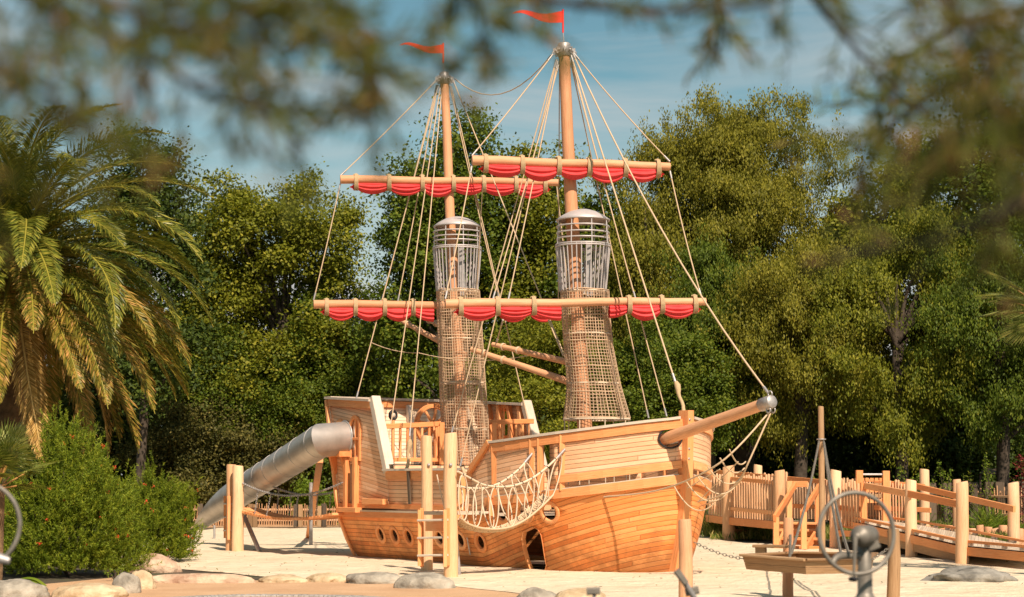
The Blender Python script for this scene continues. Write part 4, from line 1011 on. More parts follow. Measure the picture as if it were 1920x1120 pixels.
# ramp
rp = thing('access_ramp', 'long timber access ramp with log posts and sloping handrails descending to the right', 'ramp', tuple(G(1708, 1045)))
ne = [((1578, 973), 43.0), ((1615, 980), 41.2), ((1708, 1001), 37.9), ((1804, 1023), 34.9), ((1935, 1035), 32.6)]
fe = [((1560, 968), 47.5), ((1650, 975), 46.8), ((1722, 984), 45.0), ((1812, 1001), 42.5), ((1960, 1030), 38.5)]
N_ = [W(*a, Y) for a, Y in ne]; Fd = [W(*a, Y) for a, Y in fe]
mb = MB()
for i in range(4):
    u = i * 3.2
    mb.face([N_[i], N_[i + 1], Fd[i + 1], Fd[i]], [(0, u * 7), (0, (u + 3.2) * 7), (2.5, (u + 3.2) * 7), (2.5, u * 7)])
    dn_ = UP * .05; mb.face([Fd[i] - dn_, Fd[i + 1] - dn_, N_[i + 1] - dn_, N_[i] - dn_], [(0, u * 7), (0, (u + 3.2) * 7), (2.5, (u + 3.2) * 7), (2.5, u * 7)])
mb.build('ramp_deck', 'deck', rp)
mb = MB(); sweep(mb, [p - UP * .10 + V((-.03, 0, 0)) for p in N_], .06, .16); mb.build('edge_beam', 'timber', rp)
mb = MB(); sweep(mb, [p - UP * .27 + V((.03, 0, 0)) for p in N_[1:4]], .08, .16); mb.build('joist', 'tray', rp)
for L_ in (N_, Fd):
    mb = MB(); sweep(mb, [p + UP * .085 for p in L_], .07, .05); mb.build('kerb_rail', 'timber', rp)
    for i in range(4):
        for k in range(4):
            q = L_[i].lerp(L_[i + 1], (k + .5) / 4); mb = MB(); mb.beam(q + (L_[i + 1] - L_[i]) * .02, q - (L_[i + 1] - L_[i]) * .02, .07, .05, up=UP); mb.v = [(v[0], v[1], v[2] + .033) for v in mb.v]; mb.build('kerb_block', 'bleach', rp)
for px, yb, yt, w in ((1708, 1045, 900, 11), (1804, 1058, 904, 12), (1733, 1018, 880, 9.5), (1794, 1024, 899, 8), (1900, 1034, 905, 11)): gpost(px, yb, yt, w, parent=rp)
def rail_(a, b, Ya, Yb, h=.14, parent=rp): return fascia(a, b, Ya, Yb, .06, h, name='handrail', parent=parent)
rail_((1621, 911), (1708, 927), 41.1, 37.7); rail_((1704, 926), (1812, 949), 37.7, 34.7)
rail_((1640, 905), (1733, 913), 46.6, 45.6); rail_((1714, 911), (1797, 931), 45.6, 43.0); rail_((1795, 930), (1902, 955), 43.0, 40.4)
rail_((1640, 952), (1745, 957), 46.6, 45.5, .12)
mb = MB(); mb.beam(W(1620, 985, 41.1), W(1619, 905, 41.1), .13, .13, up=V((0, 1, 0))); mb.build('newel_post', 'timber', rp)
pickets((1579, 986), (1613, 990), YP[1567] - .2, 41.3, 1.02, 1.05, 6, parent=rp, r=.036); fascia((1574, 1000), (1618, 1002), YP[1567] - .25, 41.1, .08, .14, name='rail', parent=rp); fascia((1574, 952), (1618, 955), YP[1567] + .0, 41.3, .05, .12, name='rail', parent=rp)
pickets((1560, 972), (1700, 985), 47.6, 45.9, 1.05, 1.08, 26, parent=rp, r=.03)
# play panel with small hanging tiles
pp = thing('play_panel', 'square timber frame with rows of hanging wooden tiles behind the ramp', 'play panel', tuple(W(1638, 985, 46.0)))
for px in (1611, 1661):
    mb = MB(); mb.beam(W(px, 985, 46.0), W(px, 882 if px < 1650 else 883, 46.0), .17, .15, up=V((0, 1, 0))); mb.build('frame_post', 'timber', pp)
mb = MB(); mb.tube([W(1612, 890, 46), W(1660, 890, 46)], .03, 10); mb.build('top_bar', 'galv', pp)
for j in range(5):
    mb = MB()
    for i in range(5):
        c = W(1617 + i * 8.8, 900 + j * 10, 46.0); mb.beam(c - V((.045, 0, 0)), c + V((.045, 0, 0)), .03, .095)
    mb.build('tile_row', 'tray' if j % 2 else 'timber', pp)
# ------------------------------------------------------------------ fences
f1 = thing('picket_fence', 'low uneven picket fence with dark sleepers on far side of the sand behind slide', 'fence', tuple(G(500, 985)))
def fence_run(parent, a, b, Y0, Y1, h, n, mat='picket', w0=.05, w1=.085):
    mb = MB()
    for i in range(n):
        u = (i + .5) / n; p = W(lerp(a[0], b[0], u), lerp(a[1], b[1], u), lerp(Y0, Y1, u)); hh = h * random.uniform(.85, 1.08); w = random.uniform(w0, w1); x = random.uniform(-.03, .03)
        mb.beam(p, p + V((x, 0, hh)), w, .03, up=V((0, 1, 0)), w1=w * .6)
    mb.build('pale_panel', mat, parent)
    for v in (.25, .75):
        mb = MB(); mb.beam(W(*a, Y0 + .05) + UP * h * v, W(*b, Y1 + .05) + UP * h * v, .04, .07); mb.build('rail', mat, parent)
fence_run(f1, (362, 986), (660, 985), 62, 63, .72, 66, w0=.034, w1=.055)
for px in (375, 470, 478, 555, 562, 600, 607, 640, 647):
    mb = MB(); p = W(px, 988, 61.5); mb.beam(p, p + UP * random.uniform(.68, .82), .17, .12, up=V((0, 1, 0))); mb.build('sleeper_post', 'oldpost' if px % 2 else 'tray', f1)
f2 = thing('chestnut_fence', 'chestnut paling fence with dark sleepers behind planting bed at right', 'fence', tuple(W(1800, 985, 55)))
fence_run(f2, (1690, 975), (1960, 985), 57, 52, 1.05, 60)
for px in (1712, 1748, 1777, 1826, 1856, 1876, 1908, 1925):
    mb = MB(); p = W(px, 990, 53.5 + (1900 - px) * .01); mb.beam(p, p + UP * 1.35, .26, .14, up=V((0, 1, 0))); mb.build('sleeper_post', 'oldpost', f2)
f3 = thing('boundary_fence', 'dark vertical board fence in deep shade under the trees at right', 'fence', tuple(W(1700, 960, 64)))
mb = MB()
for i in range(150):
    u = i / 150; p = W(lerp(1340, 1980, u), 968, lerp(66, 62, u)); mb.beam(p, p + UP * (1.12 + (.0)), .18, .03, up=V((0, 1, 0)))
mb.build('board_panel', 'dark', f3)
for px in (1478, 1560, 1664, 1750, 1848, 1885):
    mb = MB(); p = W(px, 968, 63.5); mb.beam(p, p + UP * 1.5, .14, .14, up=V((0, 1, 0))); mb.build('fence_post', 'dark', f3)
sh = thing('shelter_roof', 'small grey pitched canopy with wooden uprights in front of dark fence', 'shelter', tuple(W(1855, 960, 61)))
mb = MB(); a, b = W(1836, 888, 60.5), W(1890, 890, 60.5); c = W(1848, 878, 61.5); d = W(1884, 880, 61.5); mb.face([a, b, d, c]); mb.face([a - UP * .03, c - UP * .03, d - UP * .03, b - UP * .03]); mb.build('roof', 'oldpost', sh)
for px in (1838, 1888): mb = MB(); mb.beam(W(px, 960, 60.6), W(px, 889, 60.6), .07, .07, up=V((0, 1, 0))); mb.build('upright', 'oldpost', sh)
# log edging
ORD = ('leftmost', 'second', 'third', 'fourth', 'fifth', 'sixth', 'seventh', 'eighth', 'ninth', 'tenth', 'eleventh', 'rightmost')
for i, px in enumerate((1740, 1752, 1764, 1781, 1792, 1822, 1838, 1853, 1868, 1881, 1898, 1912)):
    p = W(px, 1006 if px > 1800 else 996, 45.5 + (1900 - px) * .02); p.z = -.05; r = random.uniform(.09, .13); h = W(px, 985 + (i % 3) * 3, p.y).z
    tag(logpost('edging_log', p, V((p.x, p.y, max(.2, h))), r, 'log'), ('%s short log stump %sedging the planting bed behind the ramp' % (ORD[i], '' if i in (0, 11) else 'from the left ')), 'log stump', 'log stumps edging the planting bed')
# ------------------------------------------------------------------ sand play equipment, right
def lone(name, px, base, pyt, r, label, cat, mat, Y=None, group=None):
    p = G(px, base); t = W(px, pyt, p.y); o = logpost(name, p, t, r, mat); return tag(o, label, cat, group), p, t
o, pL_, tL_ = lone('log_post', 1284, 1138, 974, .088, 'reddish round timber post with chain bolted on, in front of the bow', 'post', 'spar')
pR_ = G(1675, 1136); oR = tag(logpost('log_post', pR_, W(1675, 992, pR_.y), .082, 'tray'), 'brown round post with dark top just right of the big metal ring', 'post')
oM = G(1478, 1122); oMo = tag(logpost('log_post', oM, W(1478, 971, oM.y), .072, 'log'), 'pale round post standing up behind the wooden sand tray', 'post')
po = thing('chain_pole', 'tall thin weathered pole with chains tied below its top', 'pole', tuple(G(1541, 1066)))
gP = G(1541, 1068); tP = W(1539, 762, gP.y); logpost('pole', gP, tP, .055, 'tray', po)
mb = MB(); c = W(1540, 824, gP.y); mb.loop(c, UP, .075, .012, 18, 6); mb.build('chain_collar', 'galv', po)
tr = thing('sand_tray', 'weathered plank sand tray with angled front hanging on chains between posts', 'sand tray', tuple(W(1490, 1050, 23.6)))
Yn = 22.6
tl = [W(1392, 1043, 23.0), W(1510, 1052, 22.2), W(1625, 1050, 22.6), W(1640, 1040, 23.8), W(1490, 1038, 24.6)]
dz = UP * .165; cen = sum(tl, V((0, 0, 0))) / 5
for i in range(5):
    a, b = tl[i], tl[(i + 1) % 5]; ins = lambda q: (cen - q).normalized() * .05
    mb = MB(); a2, b2 = a - dz + ins(a), b - dz + ins(b); d = (b - a).normalized(); nn_ = d.cross(UP).normalized(); nn_ = nn_ if nn_.dot(a - cen) > 0 else -nn_
    tck = nn_ * .04
    for k in range(2):
        q0, q1 = a.lerp(a2, k / 2 + .01), b.lerp(b2, k / 2 + .01); q2, q3 = b.lerp(b2, k / 2 + .49), a.lerp(a2, k / 2 + .49)
        mb.face([q0, q3, q2, q1], [(0, 0), (0, .1), (1, .1), (1, 0)]); mb.face([q0 - tck, q1 - tck, q2 - tck, q3 - tck], [(0, 0), (1, 0), (1, .1), (0, .1)]); mb.face([q0, q1, q1 - tck, q0 - tck]); mb.face([q3, q3 - tck, q2 - tck, q2])
    fixn(mb.build('side_board', 'tray', tr))
    mb = MB(); mb.beam(a + ins(a) * .5 - d * .02 + UP * .012, b + ins(b) * .5 + d * .02 + UP * .012, .13, .03); mb.build('rim_board', 'tray', tr)
mb = MB(); bt = [q - dz * .95 + (cen - q).normalized() * .06 for q in tl]; mb.face(bt); mb.face([q + UP * .01 for q in bt][::-1]); mb.build('tray_floor', 'tray', tr)
tr2 = thing('small_shelf', 'short dark weathered board shelf just behind sand tray', 'shelf', tuple(W(1450, 1030, 24.8)))
mb = MB(); mb.beam(W(1415, 1024, 24.8), W(1487, 1025, 24.4), .12, .04); mb.build('shelf_board', 'tray', tr2); mb = MB(); mb.beam(W(1418, 1036, 24.8), W(1436, 1036, 24.7), .05, .16); mb.build('shelf_bracket', 'tray', tr2)
def chain_thing(pts_s, label, link=.05, r=.006, grp=None):
    mb = MB(); chain(mb, pts_s, link, r); o = mb.build('chain', 'iron', None, loc=tuple(pts_s[0])); return tag(o, label, 'chain', grp)
def chain_abs(p, q, s, label, mat='iron', link=.05, r=.0065):
    mb = MB(); chain(mb, sag(p, q, s, 14), link * 1.15, r * .8); return mb.build('chain', mat, None, label=label, cat='chain')
chain_abs(W(1302, 1017, pL_.y), W(1393, 1048, 23.0), .03, 'rusty chain between the reddish post and sand tray', 'iron')
chain_abs(W(1665, 1028, pR_.y), W(1615, 1058, 22.8), .02, 'short chain from brown post down to right end of sand tray', 'iron')
chain_abs(W(1536, 826, gP.y), W(1483, 1040, 23.6), .12, 'pale chain falling left from the tall pole to sand tray', r=.008)
chain_abs(W(1544, 826, gP.y), W(1577, 1040, 23.6), .12, 'pale chain falling right from the tall pole, left strand of two', r=.008)
chain_abs(W(1545, 830, gP.y - .05), W(1592, 1040, 23.2), .16, 'pale chain falling right from the tall pole, right strand of two', r=.008)
chain_abs(W(1482, 1003, oM.y - .08), W(1481, 1045, 23.2), .0, 'short hanging chain bolted to pale round post at sand tray')
# hand wheel pump
def handwheel(px, py, D, name, label, rad, tilt, ped=True):
    c = W(px, py, D); t = thing(name, label, 'hand wheel', (c.x, c.y, 0))
    ax = V((math.sin(tilt), -math.cos(tilt), .06)).normalized(); r = rad * D / F
    mb = MB(); mb.loop(c, ax, r, 4.2 * D / F, 64, 12); rg = mb.build('ring', 'iron', t)
    return t, c, ax, r
t, c, ax, r = handwheel(1606, 1000, 9.0, 'digger_handwheel', 'out of focus grey cast metal hand wheel on thick pedestal, nearest thing at right', 75, R(14))
K = 9.0 / F
hub = W(1618, 1003, 9.15); 
mb = MB(); mb.lathe(W(1606, 1006, 9.0), V((.55, .83, .0)), [(0, -.01), (6 * K, -.01), (7 * K, .01), (11 * K, .02), (18 * K, .03), (20 * K, .05), (20 * K, .16), (17 * K, .175), (0, .18)], 28); mb.build('gear_housing', 'iron', t)
mb = MB(); b = W(1620, 1003, 9.12); mb.lathe(V((b.x, b.y, 0)), UP, [(24 * K, 0), (24 * K, .96), (22 * K, .99), (17 * K, 1.0), (14 * K, 1.02), (14 * K, 1.12), (13 * K, 1.13), (12.5 * K, 1.3), (0, 1.31)], 28); mb.build('pedestal', 'iron', t)
mb = MB(); mb.beam(W(1604, 1006, 8.98), W(1601, 1078, 8.97), 9 * K, 6 * K, up=ax, w1=4 * K); mb.build('spoke', 'iron', t)
mb = MB(); mb.lathe(W(1598, 1086, 8.99), ax, [(0, -.025), (.012, -.02), (.014, .03), (0, .035)], 12); mb.build('grip_knob', 'black', t)
mb = MB(); mb.tube(spline([W(1612, 1043, 9.1), W(1585, 1042, 9.05), W(1568, 1046, 9.0), W(1560, 1058, 8.98)], 6), [7 * K] * 12 + [6 * K] * 7, 12); mb.build('lever', 'iron', t)
mb = MB(); mb.beam(W(1628, 1028, 9.1), W(1648, 1020, 9.1), 12 * K, 16 * K); mb.build('latch', 'iron', t)
t, c, ax, r = handwheel(-48, 985, 8.0, 'handwheel', 'blurred pale metal ring wheel cut off by the left edge', 82, R(10))
mb = MB(); c2 = W(-40, 1045, 8.05); mb.lathe(V((c2.x, c2.y, 0)), UP, [(20 * K, 0), (20 * K, c2.z), (0, c2.z + .03)], 20); mb.build('pedestal', 'iron', t)
mb = MB(); mb.tube([W(-40, 1040, 8.0), W(0, 1048, 8.0), W(18, 1052, 8.0)], [10 * K, 9 * K, 6 * K], 12); mb.build('lever', 'galv', t)
# metal handles at the lower edge
hd = thing('grab_handle', 'blurred slanting steel handle with rubber grip at bottom edge before reddish post', 'handle', tuple(W(1300, 1180, 10)))
mb = MB(); mb.tube([W(1277, 1082, 10), W(1345, 1190, 10.1)], 5.5 * 10 / F, 12); mb.build('handle_bar', 'galv', hd)
mb = MB(); mb.beam(W(1268, 1070, 9.98), W(1286, 1094, 9.98), 20 * 10 / F, 12 * 10 / F); mb.build('grip', 'iron', hd)
mb = MB(); mb.beam(W(1285, 1112, 10.05), W(1310, 1106, 10.05), 12 * 10 / F, 14 * 10 / F); mb.build('clamp', 'iron', hd)
mb = MB(); mb.beam(V((W(1345, 1190, 10.1).x, 10.1, 0)), W(1345, 1190, 10.1), .08, .08, up=V((0, 1, 0))); mb.build('upright', 'iron', hd)
hd2 = thing('sprung_handle', 'small blurred grey metal cap on thin rod at bottom centre edge', 'handle', tuple(W(1112, 1180, 10)))
mb = MB(); mb.beam(W(1100, 1109, 10), W(1125, 1108, 10), .05, 13 * 10 / F); mb.build('cap', 'iron', hd2)
mb = MB(); q = W(1114, 1112, 10); mb.tube([V((q.x + .02, q.y, 0)), q], 3.5 * 10 / F, 10); mb.build('rod', 'galv', hd2)
# ------------------------------------------------------------------ boulders
def boulder(px0, px1, pyt, pyb, mat, label, depth=.7, seed=0, flat=1.0, Y=None, group='boulders along the edge of the sandpit', rough=.16):
    g = G((px0 + px1) / 2, pyb); w = (px1 - px0) * g.y / F / 2; h = W(px0, pyt, g.y).z; h = max(h, .08)
    bm = bmesh.new(); bmesh.ops.create_icosphere(bm, subdivisions=5, radius=1)
    for v in bm.verts:
        p = v.co.copy(); q = p * 1.1 + V((seed * 3.1, seed, 0))
        d = 1 + rough * mnoise.noise(q) + rough * .5 * mnoise.noise(q * 2.3) + .035 * mnoise.noise(q * 6) + .012 * mnoise.noise(q * 17)
        c_ = mnoise.cell(q * 1.3) * .05 * flat
        p = p * (d + c_ * 0); s_ = 1 if p.z >= 0 else -1
        p += V((mnoise.cell(q * 1.9), mnoise.cell(q * 1.9 + V((9, 0, 0))), mnoise.cell(q * 1.9 + V((0, 9, 0))))) * (.05 if mat == 'rockd' else 0.0); p.z = s_ * abs(p.z) ** (.85); p.x = math.copysign(abs(p.x) ** .9, p.x)
        v.co = V((p.x * w, p.y * w * depth, p.z * h * 1.0))
    me = bpy.data.meshes.new('boulder'); bm.to_mesh(me); bm.free(); me.polygons.foreach_set('use_smooth', [True] * len(me.polygons)); me.materials.append(M[mat])
    o = bpy.data.objects.new('boulder', me); col.objects.link(o); o.location = (g.x, g.y + w * depth * .8, -.02); tag(o, label, 'boulder', group)
    return o
boulder(-70, 82, 1087, 1122, 'rockg', 'large grey boulder at the bottom left corner', seed=1)
boulder(84, 226, 1093, 1121, 'rocky', 'low pale slab beside the trailing green plant at bottom left', seed=2)
boulder(205, 262, 1072, 1112, 'rockg', 'round grey stone leaning on pale stone below the red flowered bush', seed=3)
boulder(235, 288, 1068, 1104, 'rocky', 'smooth cream stone tucked behind the round grey one', seed=4)
boulder(232, 332, 1040, 1073, 'rockp', 'domed pinkish boulder under the smaller flowering bush', seed=5)
boulder(262, 478, 1073, 1093, 'rockp', 'long flat brownish kerb stone between path and sand', seed=6, depth=.16, rough=.08)
boulder(481, 572, 1077, 1092, 'rocky', 'low pale stone, leftmost of the row along the path', seed=7)
boulder(574, 652, 1073, 1091, 'rocky', 'cream rounded stone between low pale stone and angular brown one', seed=8)
boulder(648, 750, 1071, 1094, 'rockg', 'angular brown grey boulder with dark left flank', seed=9, rough=.24)
boulder(741, 852, 1073, 1103, 'rockg', 'smooth grey boulder right in front of ladder tower', seed=10)
boulder(960, 1050, 1101, 1140, 'rockg', 'grey boulder at the bottom edge, left of two in front of ship', seed=11)
boulder(1030, 1150, 1103, 1145, 'rocky', 'yellowish boulder at the bottom edge behind metal cap', seed=12)
boulder(1744, 1916, 1065, 1094, 'rockd', 'long dark rock with white veins lying in the sand before ramp', seed=13, rough=.3, group=None)
# ------------------------------------------------------------------ foliage
rng = np.random.default_rng(11)
def leaf_cloud(name, C, T, Nn, L, Wd, mat, parent=None, origin=None, colv=None, bend=0.0):
    """diamond-shaped leaves: C centres, T long axes, Nn normals"""
    n = len(C); T = T / np.linalg.norm(T, axis=1, keepdims=True); S = np.cross(T, Nn); S /= np.linalg.norm(S, axis=1, keepdims=True) + 1e-9
    off = np.array(wloc(parent)) if parent is not None else (np.array(origin) if origin is not None else np.zeros(3))
    L = np.broadcast_to(L, n)[:, None]; Wd = np.broadcast_to(Wd, n)[:, None]; N2 = np.cross(S, T)
    v = np.empty((n, 4, 3)); v[:, 0] = C - T * L / 2; v[:, 1] = C + S * Wd / 2 + N2 * bend * L * 0; v[:, 2] = C + T * L / 2 - N2 * bend * L; v[:, 3] = C - S * Wd / 2
    v -= off
    me = bpy.data.meshes.new(name); me.vertices.add(n * 4); me.vertices.foreach_set('co', v.astype(np.float32).ravel())
    me.loops.add(n * 4); me.loops.foreach_set('vertex_index', np.arange(n * 4, dtype=np.int32))
    me.polygons.add(n); me.polygons.foreach_set('loop_start', np.arange(0, n * 4, 4, dtype=np.int32)); me.polygons.foreach_set('loop_total', np.full(n, 4, dtype=np.int32))
    uv = me.uv_layers.new(name='UVMap'); c = rng.random(n) if colv is None else colv
    u = np.zeros((n, 4, 2), dtype=np.float32); u[:, :, 0] = c[:, None]; u[:, :, 1] = .5; uv.data.foreach_set('uv', u.ravel())
    me.update(calc_edges=True); me.validate(); me.materials.append(M[mat])
    o = bpy.data.objects.new(name, me); col.objects.link(o)
    if parent is not None: o.parent = parent
    return o
M['leaf_green'] = leafmat('leaf_green', [(0, (.035, .060, .007)), (.5, (.095, .140, .014)), (.85, (.20, .22, .026)), (1, (.36, .31, .05))], .35)
M['leaf_lime'] = leafmat('leaf_lime', [(0, (.065, .082, .008)), (.5, (.165, .185, .017)), (.85, (.31, .29, .035)), (1, (.50, .42, .09))], .38)
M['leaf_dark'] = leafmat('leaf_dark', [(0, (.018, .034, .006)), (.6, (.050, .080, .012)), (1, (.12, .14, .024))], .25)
M['leaf_olive'] = leafmat('leaf_olive', [(0, (.075, .080, .009)), (.5, (.185, .182, .021)), (.85, (.32, .285, .04)), (1, (.46, .37, .07))], .38)
M['leaf_shrub'] = leafmat('leaf_shrub', [(0, (.035, .040, .012)), (.6, (.10, .095, .025)), (.9, (.22, .18, .06)), (1, (.35, .24, .10))], .25, .6, .2)
M['leaf_bright'] = leafmat('leaf_bright', [(0, (.06, .11, .012)), (.6, (.14, .21, .02)), (1, (.28, .32, .05))], .4)
M['needle'] = leafmat('needle', [(0, (.055, .090, .008)), (.55, (.165, .225, .017)), (.9, (.33, .36, .04)), (1, (.42, .24, .06))], .3)
M['palm_green'] = leafmat('palm_green', [(0, (.05, .07, .012)), (.5, (.13, .15, .022)), (1, (.30, .27, .05))], .25, .35)
M['palm_mix'] = leafmat('palm_mix', [(0, (.08, .09, .015)), (.5, (.20, .17, .03)), (.8, (.34, .22, .05)), (1, (.50, .28, .12))], .25, .45)
M['palm_dry'] = leafmat('palm_dry', [(0, (.22, .12, .035)), (.5, (.42, .26, .085)), (1, (.60, .41, .18))], .15, .6)
M['flower'] = leafmat('flower', [(0, (.55, .03, .02)), (1, (.75, .12, .06))], .2)
M['leaf_red'] = leafmat('leaf_red', [(0, (.05, .008, .010)), (.7, (.16, .02, .025)), (1, (.35, .08, .06))], .3)
M['grassm'] = leafmat('grass_blade', [(0, (.05, .09, .015)), (.6, (.16, .20, .04)), (1, (.45, .36, .16))], .3)
M['fgneedle'] = leafmat('foreground_needle', [(0, (.055, .075, .015)), (.6, (.14, .165, .035)), (.9, (.24, .18, .07)), (1, (.34, .15, .11))], .45)
def unit(v): return v / (np.linalg.norm(v, axis=-1, keepdims=True) + 1e-9)
def tree(px, top, bot, wpx, Y, mat, label, name='broadleaf_tree', n=22000, seed=0, leaf=.15, droop=0.0, nclump=95, cs=.17, trunk=True, yw=.8, shape=1.0, group='trees behind the ship', lop=None, nsp=44, cat='tree', bark='bark', zb=None):
    
    if droop: leaf *= .76; n = int(n * 1.45)
    rg = np.random.default_rng(seed + 100); base = W(px, 902, Y); base = V((base.x, Y, 0)); zt_ = W(px, top, Y).z; zb_ = W(px, bot, Y).z if zb is None else zb
    rx = wpx * Y / F / 2; ry = rx * yw; rz = (zt_ - zb_) / 2; cz = (zt_ + zb_) / 2
    t = thing(name, label, cat, tuple(base), group)
    # clump centres: spread through the crown, denser near its outside, lumpy outline
    d = unit(rg.normal(size=(nclump, 3))); rad = rg.random(nclump) ** .45; rad = .30 + .70 * rad
    lump = np.array([1 + .30 * mnoise.noise(V(tuple(q * 1.7 + seed * 3.3))) for q in d])
    d[:, 2] = np.sign(d[:, 2]) * np.abs(d[:, 2]) ** shape
    P = d * (rad * lump)[:, None]
    C = np.stack([base.x + P[:, 0] * rx, base.y + P[:, 1] * ry, cz + P[:, 2] * rz], 1)
    if lop is not None: C = C[[lop(c_) for c_ in C]]
    k = len(C); cr0 = cs * (rx + rz) / 2 * rg.uniform(.6, 1.3, k); n = int(n * 1.75)
    # leaves on the shells of the clumps, which are themselves broken into sprays
    ns = nsp; spr_c, spr_d = [], []
    dd = unit(rg.normal(size=(k, ns, 3)) + np.array([0, -.1, .5])); rr_ = cr0[:, None] * np.where(rg.random((k, ns)) < .7, rg.uniform(.66, 1.15, (k, ns)), rg.uniform(.2, .66, (k, ns)))
    lp = np.array([[1 + .55 * mnoise.noise(V(tuple(dd[i, j] * 2.2 + i))) for j in range(ns)] for i in range(k)]); rr_ = rr_ * lp
    SC = C[:, None, :] + dd * rr_[:, :, None] * np.array([1.15, 1.15, .8]); SC = SC.reshape(-1, 3); SD = dd.reshape(-1, 3)
    stray = rg.random(len(SC)) < .07; SC[stray] += SD[stray] * rg.uniform(.15, .55, (int(stray.sum()), 1))
    SC += np.array([tuple(mnoise.noise_vector(V(tuple(q * .8 + seed)))) for q in SC]) * .62 + np.array([tuple(mnoise.noise_vector(V(tuple(q * 2.1 + seed)))) for q in SC]) * .26
    per = max(1, n // len(SC)); sr = leaf * 3.2
    if droop:
        q = rg.random((len(SC), per)); off = rg.normal(size=(len(SC), per, 3)) * sr * .33; Lc = SC[:, None, :] + off; Lc[:, :, 2] -= q * droop; Lc[:, :, :2] += SD[:, None, :2] * (1 - q[:, :, None]) * .2
        T = np.stack([rg.normal(size=q.shape) * .35, rg.normal(size=q.shape) * .35, -1 + 0 * q], 2)
    else:
        off = rg.normal(size=(len(SC), per, 3)) * sr * np.array([.5, .5, .32]); Lc = SC[:, None, :] + off; T = SD[:, None, :] * .6 + rg.normal(size=off.shape) * .8; T[:, :, 2] -= .35
    Lc = Lc.reshape(-1, 3); T = T.reshape(-1, 3); N = unit(np.repeat(SD, per, 0) * .8 + np.array([.1, -.15, .7]) + rg.normal(size=Lc.shape) * .42)
    m = len(Lc); cl = np.repeat(rg.random(len(SC)) * .42, per) + rg.random(m) * .46 + (rg.random(m) < .03) * .1
    Ls = leaf * rg.uniform(.7, 1.3, m)
    Ls *= .80
    leaf_cloud('crown', Lc, T, N, Ls * (1.35 if droop else 1.15), Ls * (.6 if droop else .75), mat, t, colv=np.clip(cl, 0, 1))
    if trunk:
        mb = MB(); tr_ = max(.16, rx * .085); zc = zb_ + (zt_ - zb_) * .35
        mb.tube([base - UP * .2, base + UP * zb_ * .5, V((base.x + .1, base.y, zb_ + .2)), V((base.x - .1, base.y, zc)), V((base.x, base.y, cz + rz * .5))], [tr_ * 1.3, tr_, tr_ * .9, tr_ * .6, tr_ * .15], 10)
        idx = rg.choice(k, min(k, 22), replace=False)
        for j in idx:
            e = V(tuple(C[j])); z0 = max(zb_ * .6, min(e.z - rz * .3, zc + rz * .2)); s0 = V((base.x, base.y, z0)); m_ = s0.lerp(e, .5) + V((0, 0, rz * .1)) + V(tuple(rg.normal(size=3) * rx * .05))
            mb.tube(spline([s0, m_, e], 4), [tr_ * .42 * (1 - i / 8.5) + .012 for i in range(9)], 6)
        mb.build('trunk', bark, t)
    return t
# tall trees against the sky, left to right
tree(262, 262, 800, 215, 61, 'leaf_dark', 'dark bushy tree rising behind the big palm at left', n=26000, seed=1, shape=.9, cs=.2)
tree(400, 352, 850, 225, 68, 'leaf_lime', 'bright green rounded tree just right of the palm', n=24000, seed=52, cs=.2, trunk=False, shape=.65)
tree(530, 335, 860, 285, 68, 'leaf_lime', 'wide bright green tree left of the rear mast', n=52000, seed=53, nclump=95, nsp=60, cs=.19, shape=.65)
tree(615, 545, 900, 200, 68, 'leaf_green', 'lower green tree between the wide bright tree and rear mast', n=26000, seed=4, cs=.2)
tree(850, 240, 860, 300, 63, 'leaf_green', 'tall thin crowned tree directly behind the rear mast', n=34000, seed=5, nclump=95, cs=.16)
tree(790, 290, 780, 150, 64, 'leaf_green', 'sparse tree with sky showing through left of rear mast', n=13000, seed=6, nclump=44, cs=.15)
tree(1000, 243, 800, 230, 64, 'leaf_lime', 'tall tree with pale top between the two masts', n=30000, seed=7, cs=.18)
tree(1155, 360, 840, 210, 63, 'leaf_green', 'green tree right of front mast under the upper yard', n=26000, seed=8, cs=.19)
tree(1395, 158, 800, 440, 62, 'leaf_olive', 'big domed golden green tree, tallest one on the right', name='weeping_tree', n=130000, seed=47, nclump=190, cs=.135, nsp=72, shape=.8, droop=.42, leaf=.125)
tree(1215, 330, 800, 130, 60, 'leaf_olive', 'narrow olive green tree at the left foot of the big domed tree', name='weeping_tree', n=16000, seed=19, nclump=50, cs=.2, droop=.8, leaf=.13)
tree(1690, 262, 760, 240, 60, 'leaf_lime', 'open crowned tree right of the big domed tree', n=32000, seed=10, nclump=52, nsp=56, cs=.2)
tree(1880, 165, 760, 270, 58, 'leaf_green', 'tall dark tree filling the upper right corner', n=36000, seed=11, nclump=110, cs=.18)
# nearer, lower crowns
G2 = 'lower trees overhanging the planting bed'
tree(1330, 470, 840, 230, 57, 'leaf_green', 'drooping green tree behind the forestay ropes', name='weeping_tree', n=32000, seed=12, droop=.4, nclump=62, nsp=60, leaf=.12, cs=.19, group=G2)
tree(1500, 430, 815, 300, 56, 'leaf_olive', 'broad hanging tree above tall chain pole', name='weeping_tree', n=44000, seed=13, droop=.45, leaf=.12, nclump=80, nsp=64, cs=.18, group=G2)
tree(1690, 420, 820, 290, 55, 'leaf_lime', 'broad lighter hanging tree above the ramp', name='weeping_tree', n=44000, seed=14, droop=.4, leaf=.12, nclump=80, nsp=64, cs=.18, group=G2)
tree(1880, 420, 830, 270, 54, 'leaf_green', 'dark hanging tree at the right edge above red leaved shrub', name='weeping_tree', n=36000, seed=15, droop=.35, nclump=70, nsp=60, leaf=.12, cs=.18, group=G2)
tree(1240, 600, 890, 240, 55, 'leaf_green', 'dense green bush behind the bow and front shrouds', name='large_bush', n=32000, seed=16, leaf=.10, cs=.18, trunk=False, group=None, cat='bush')
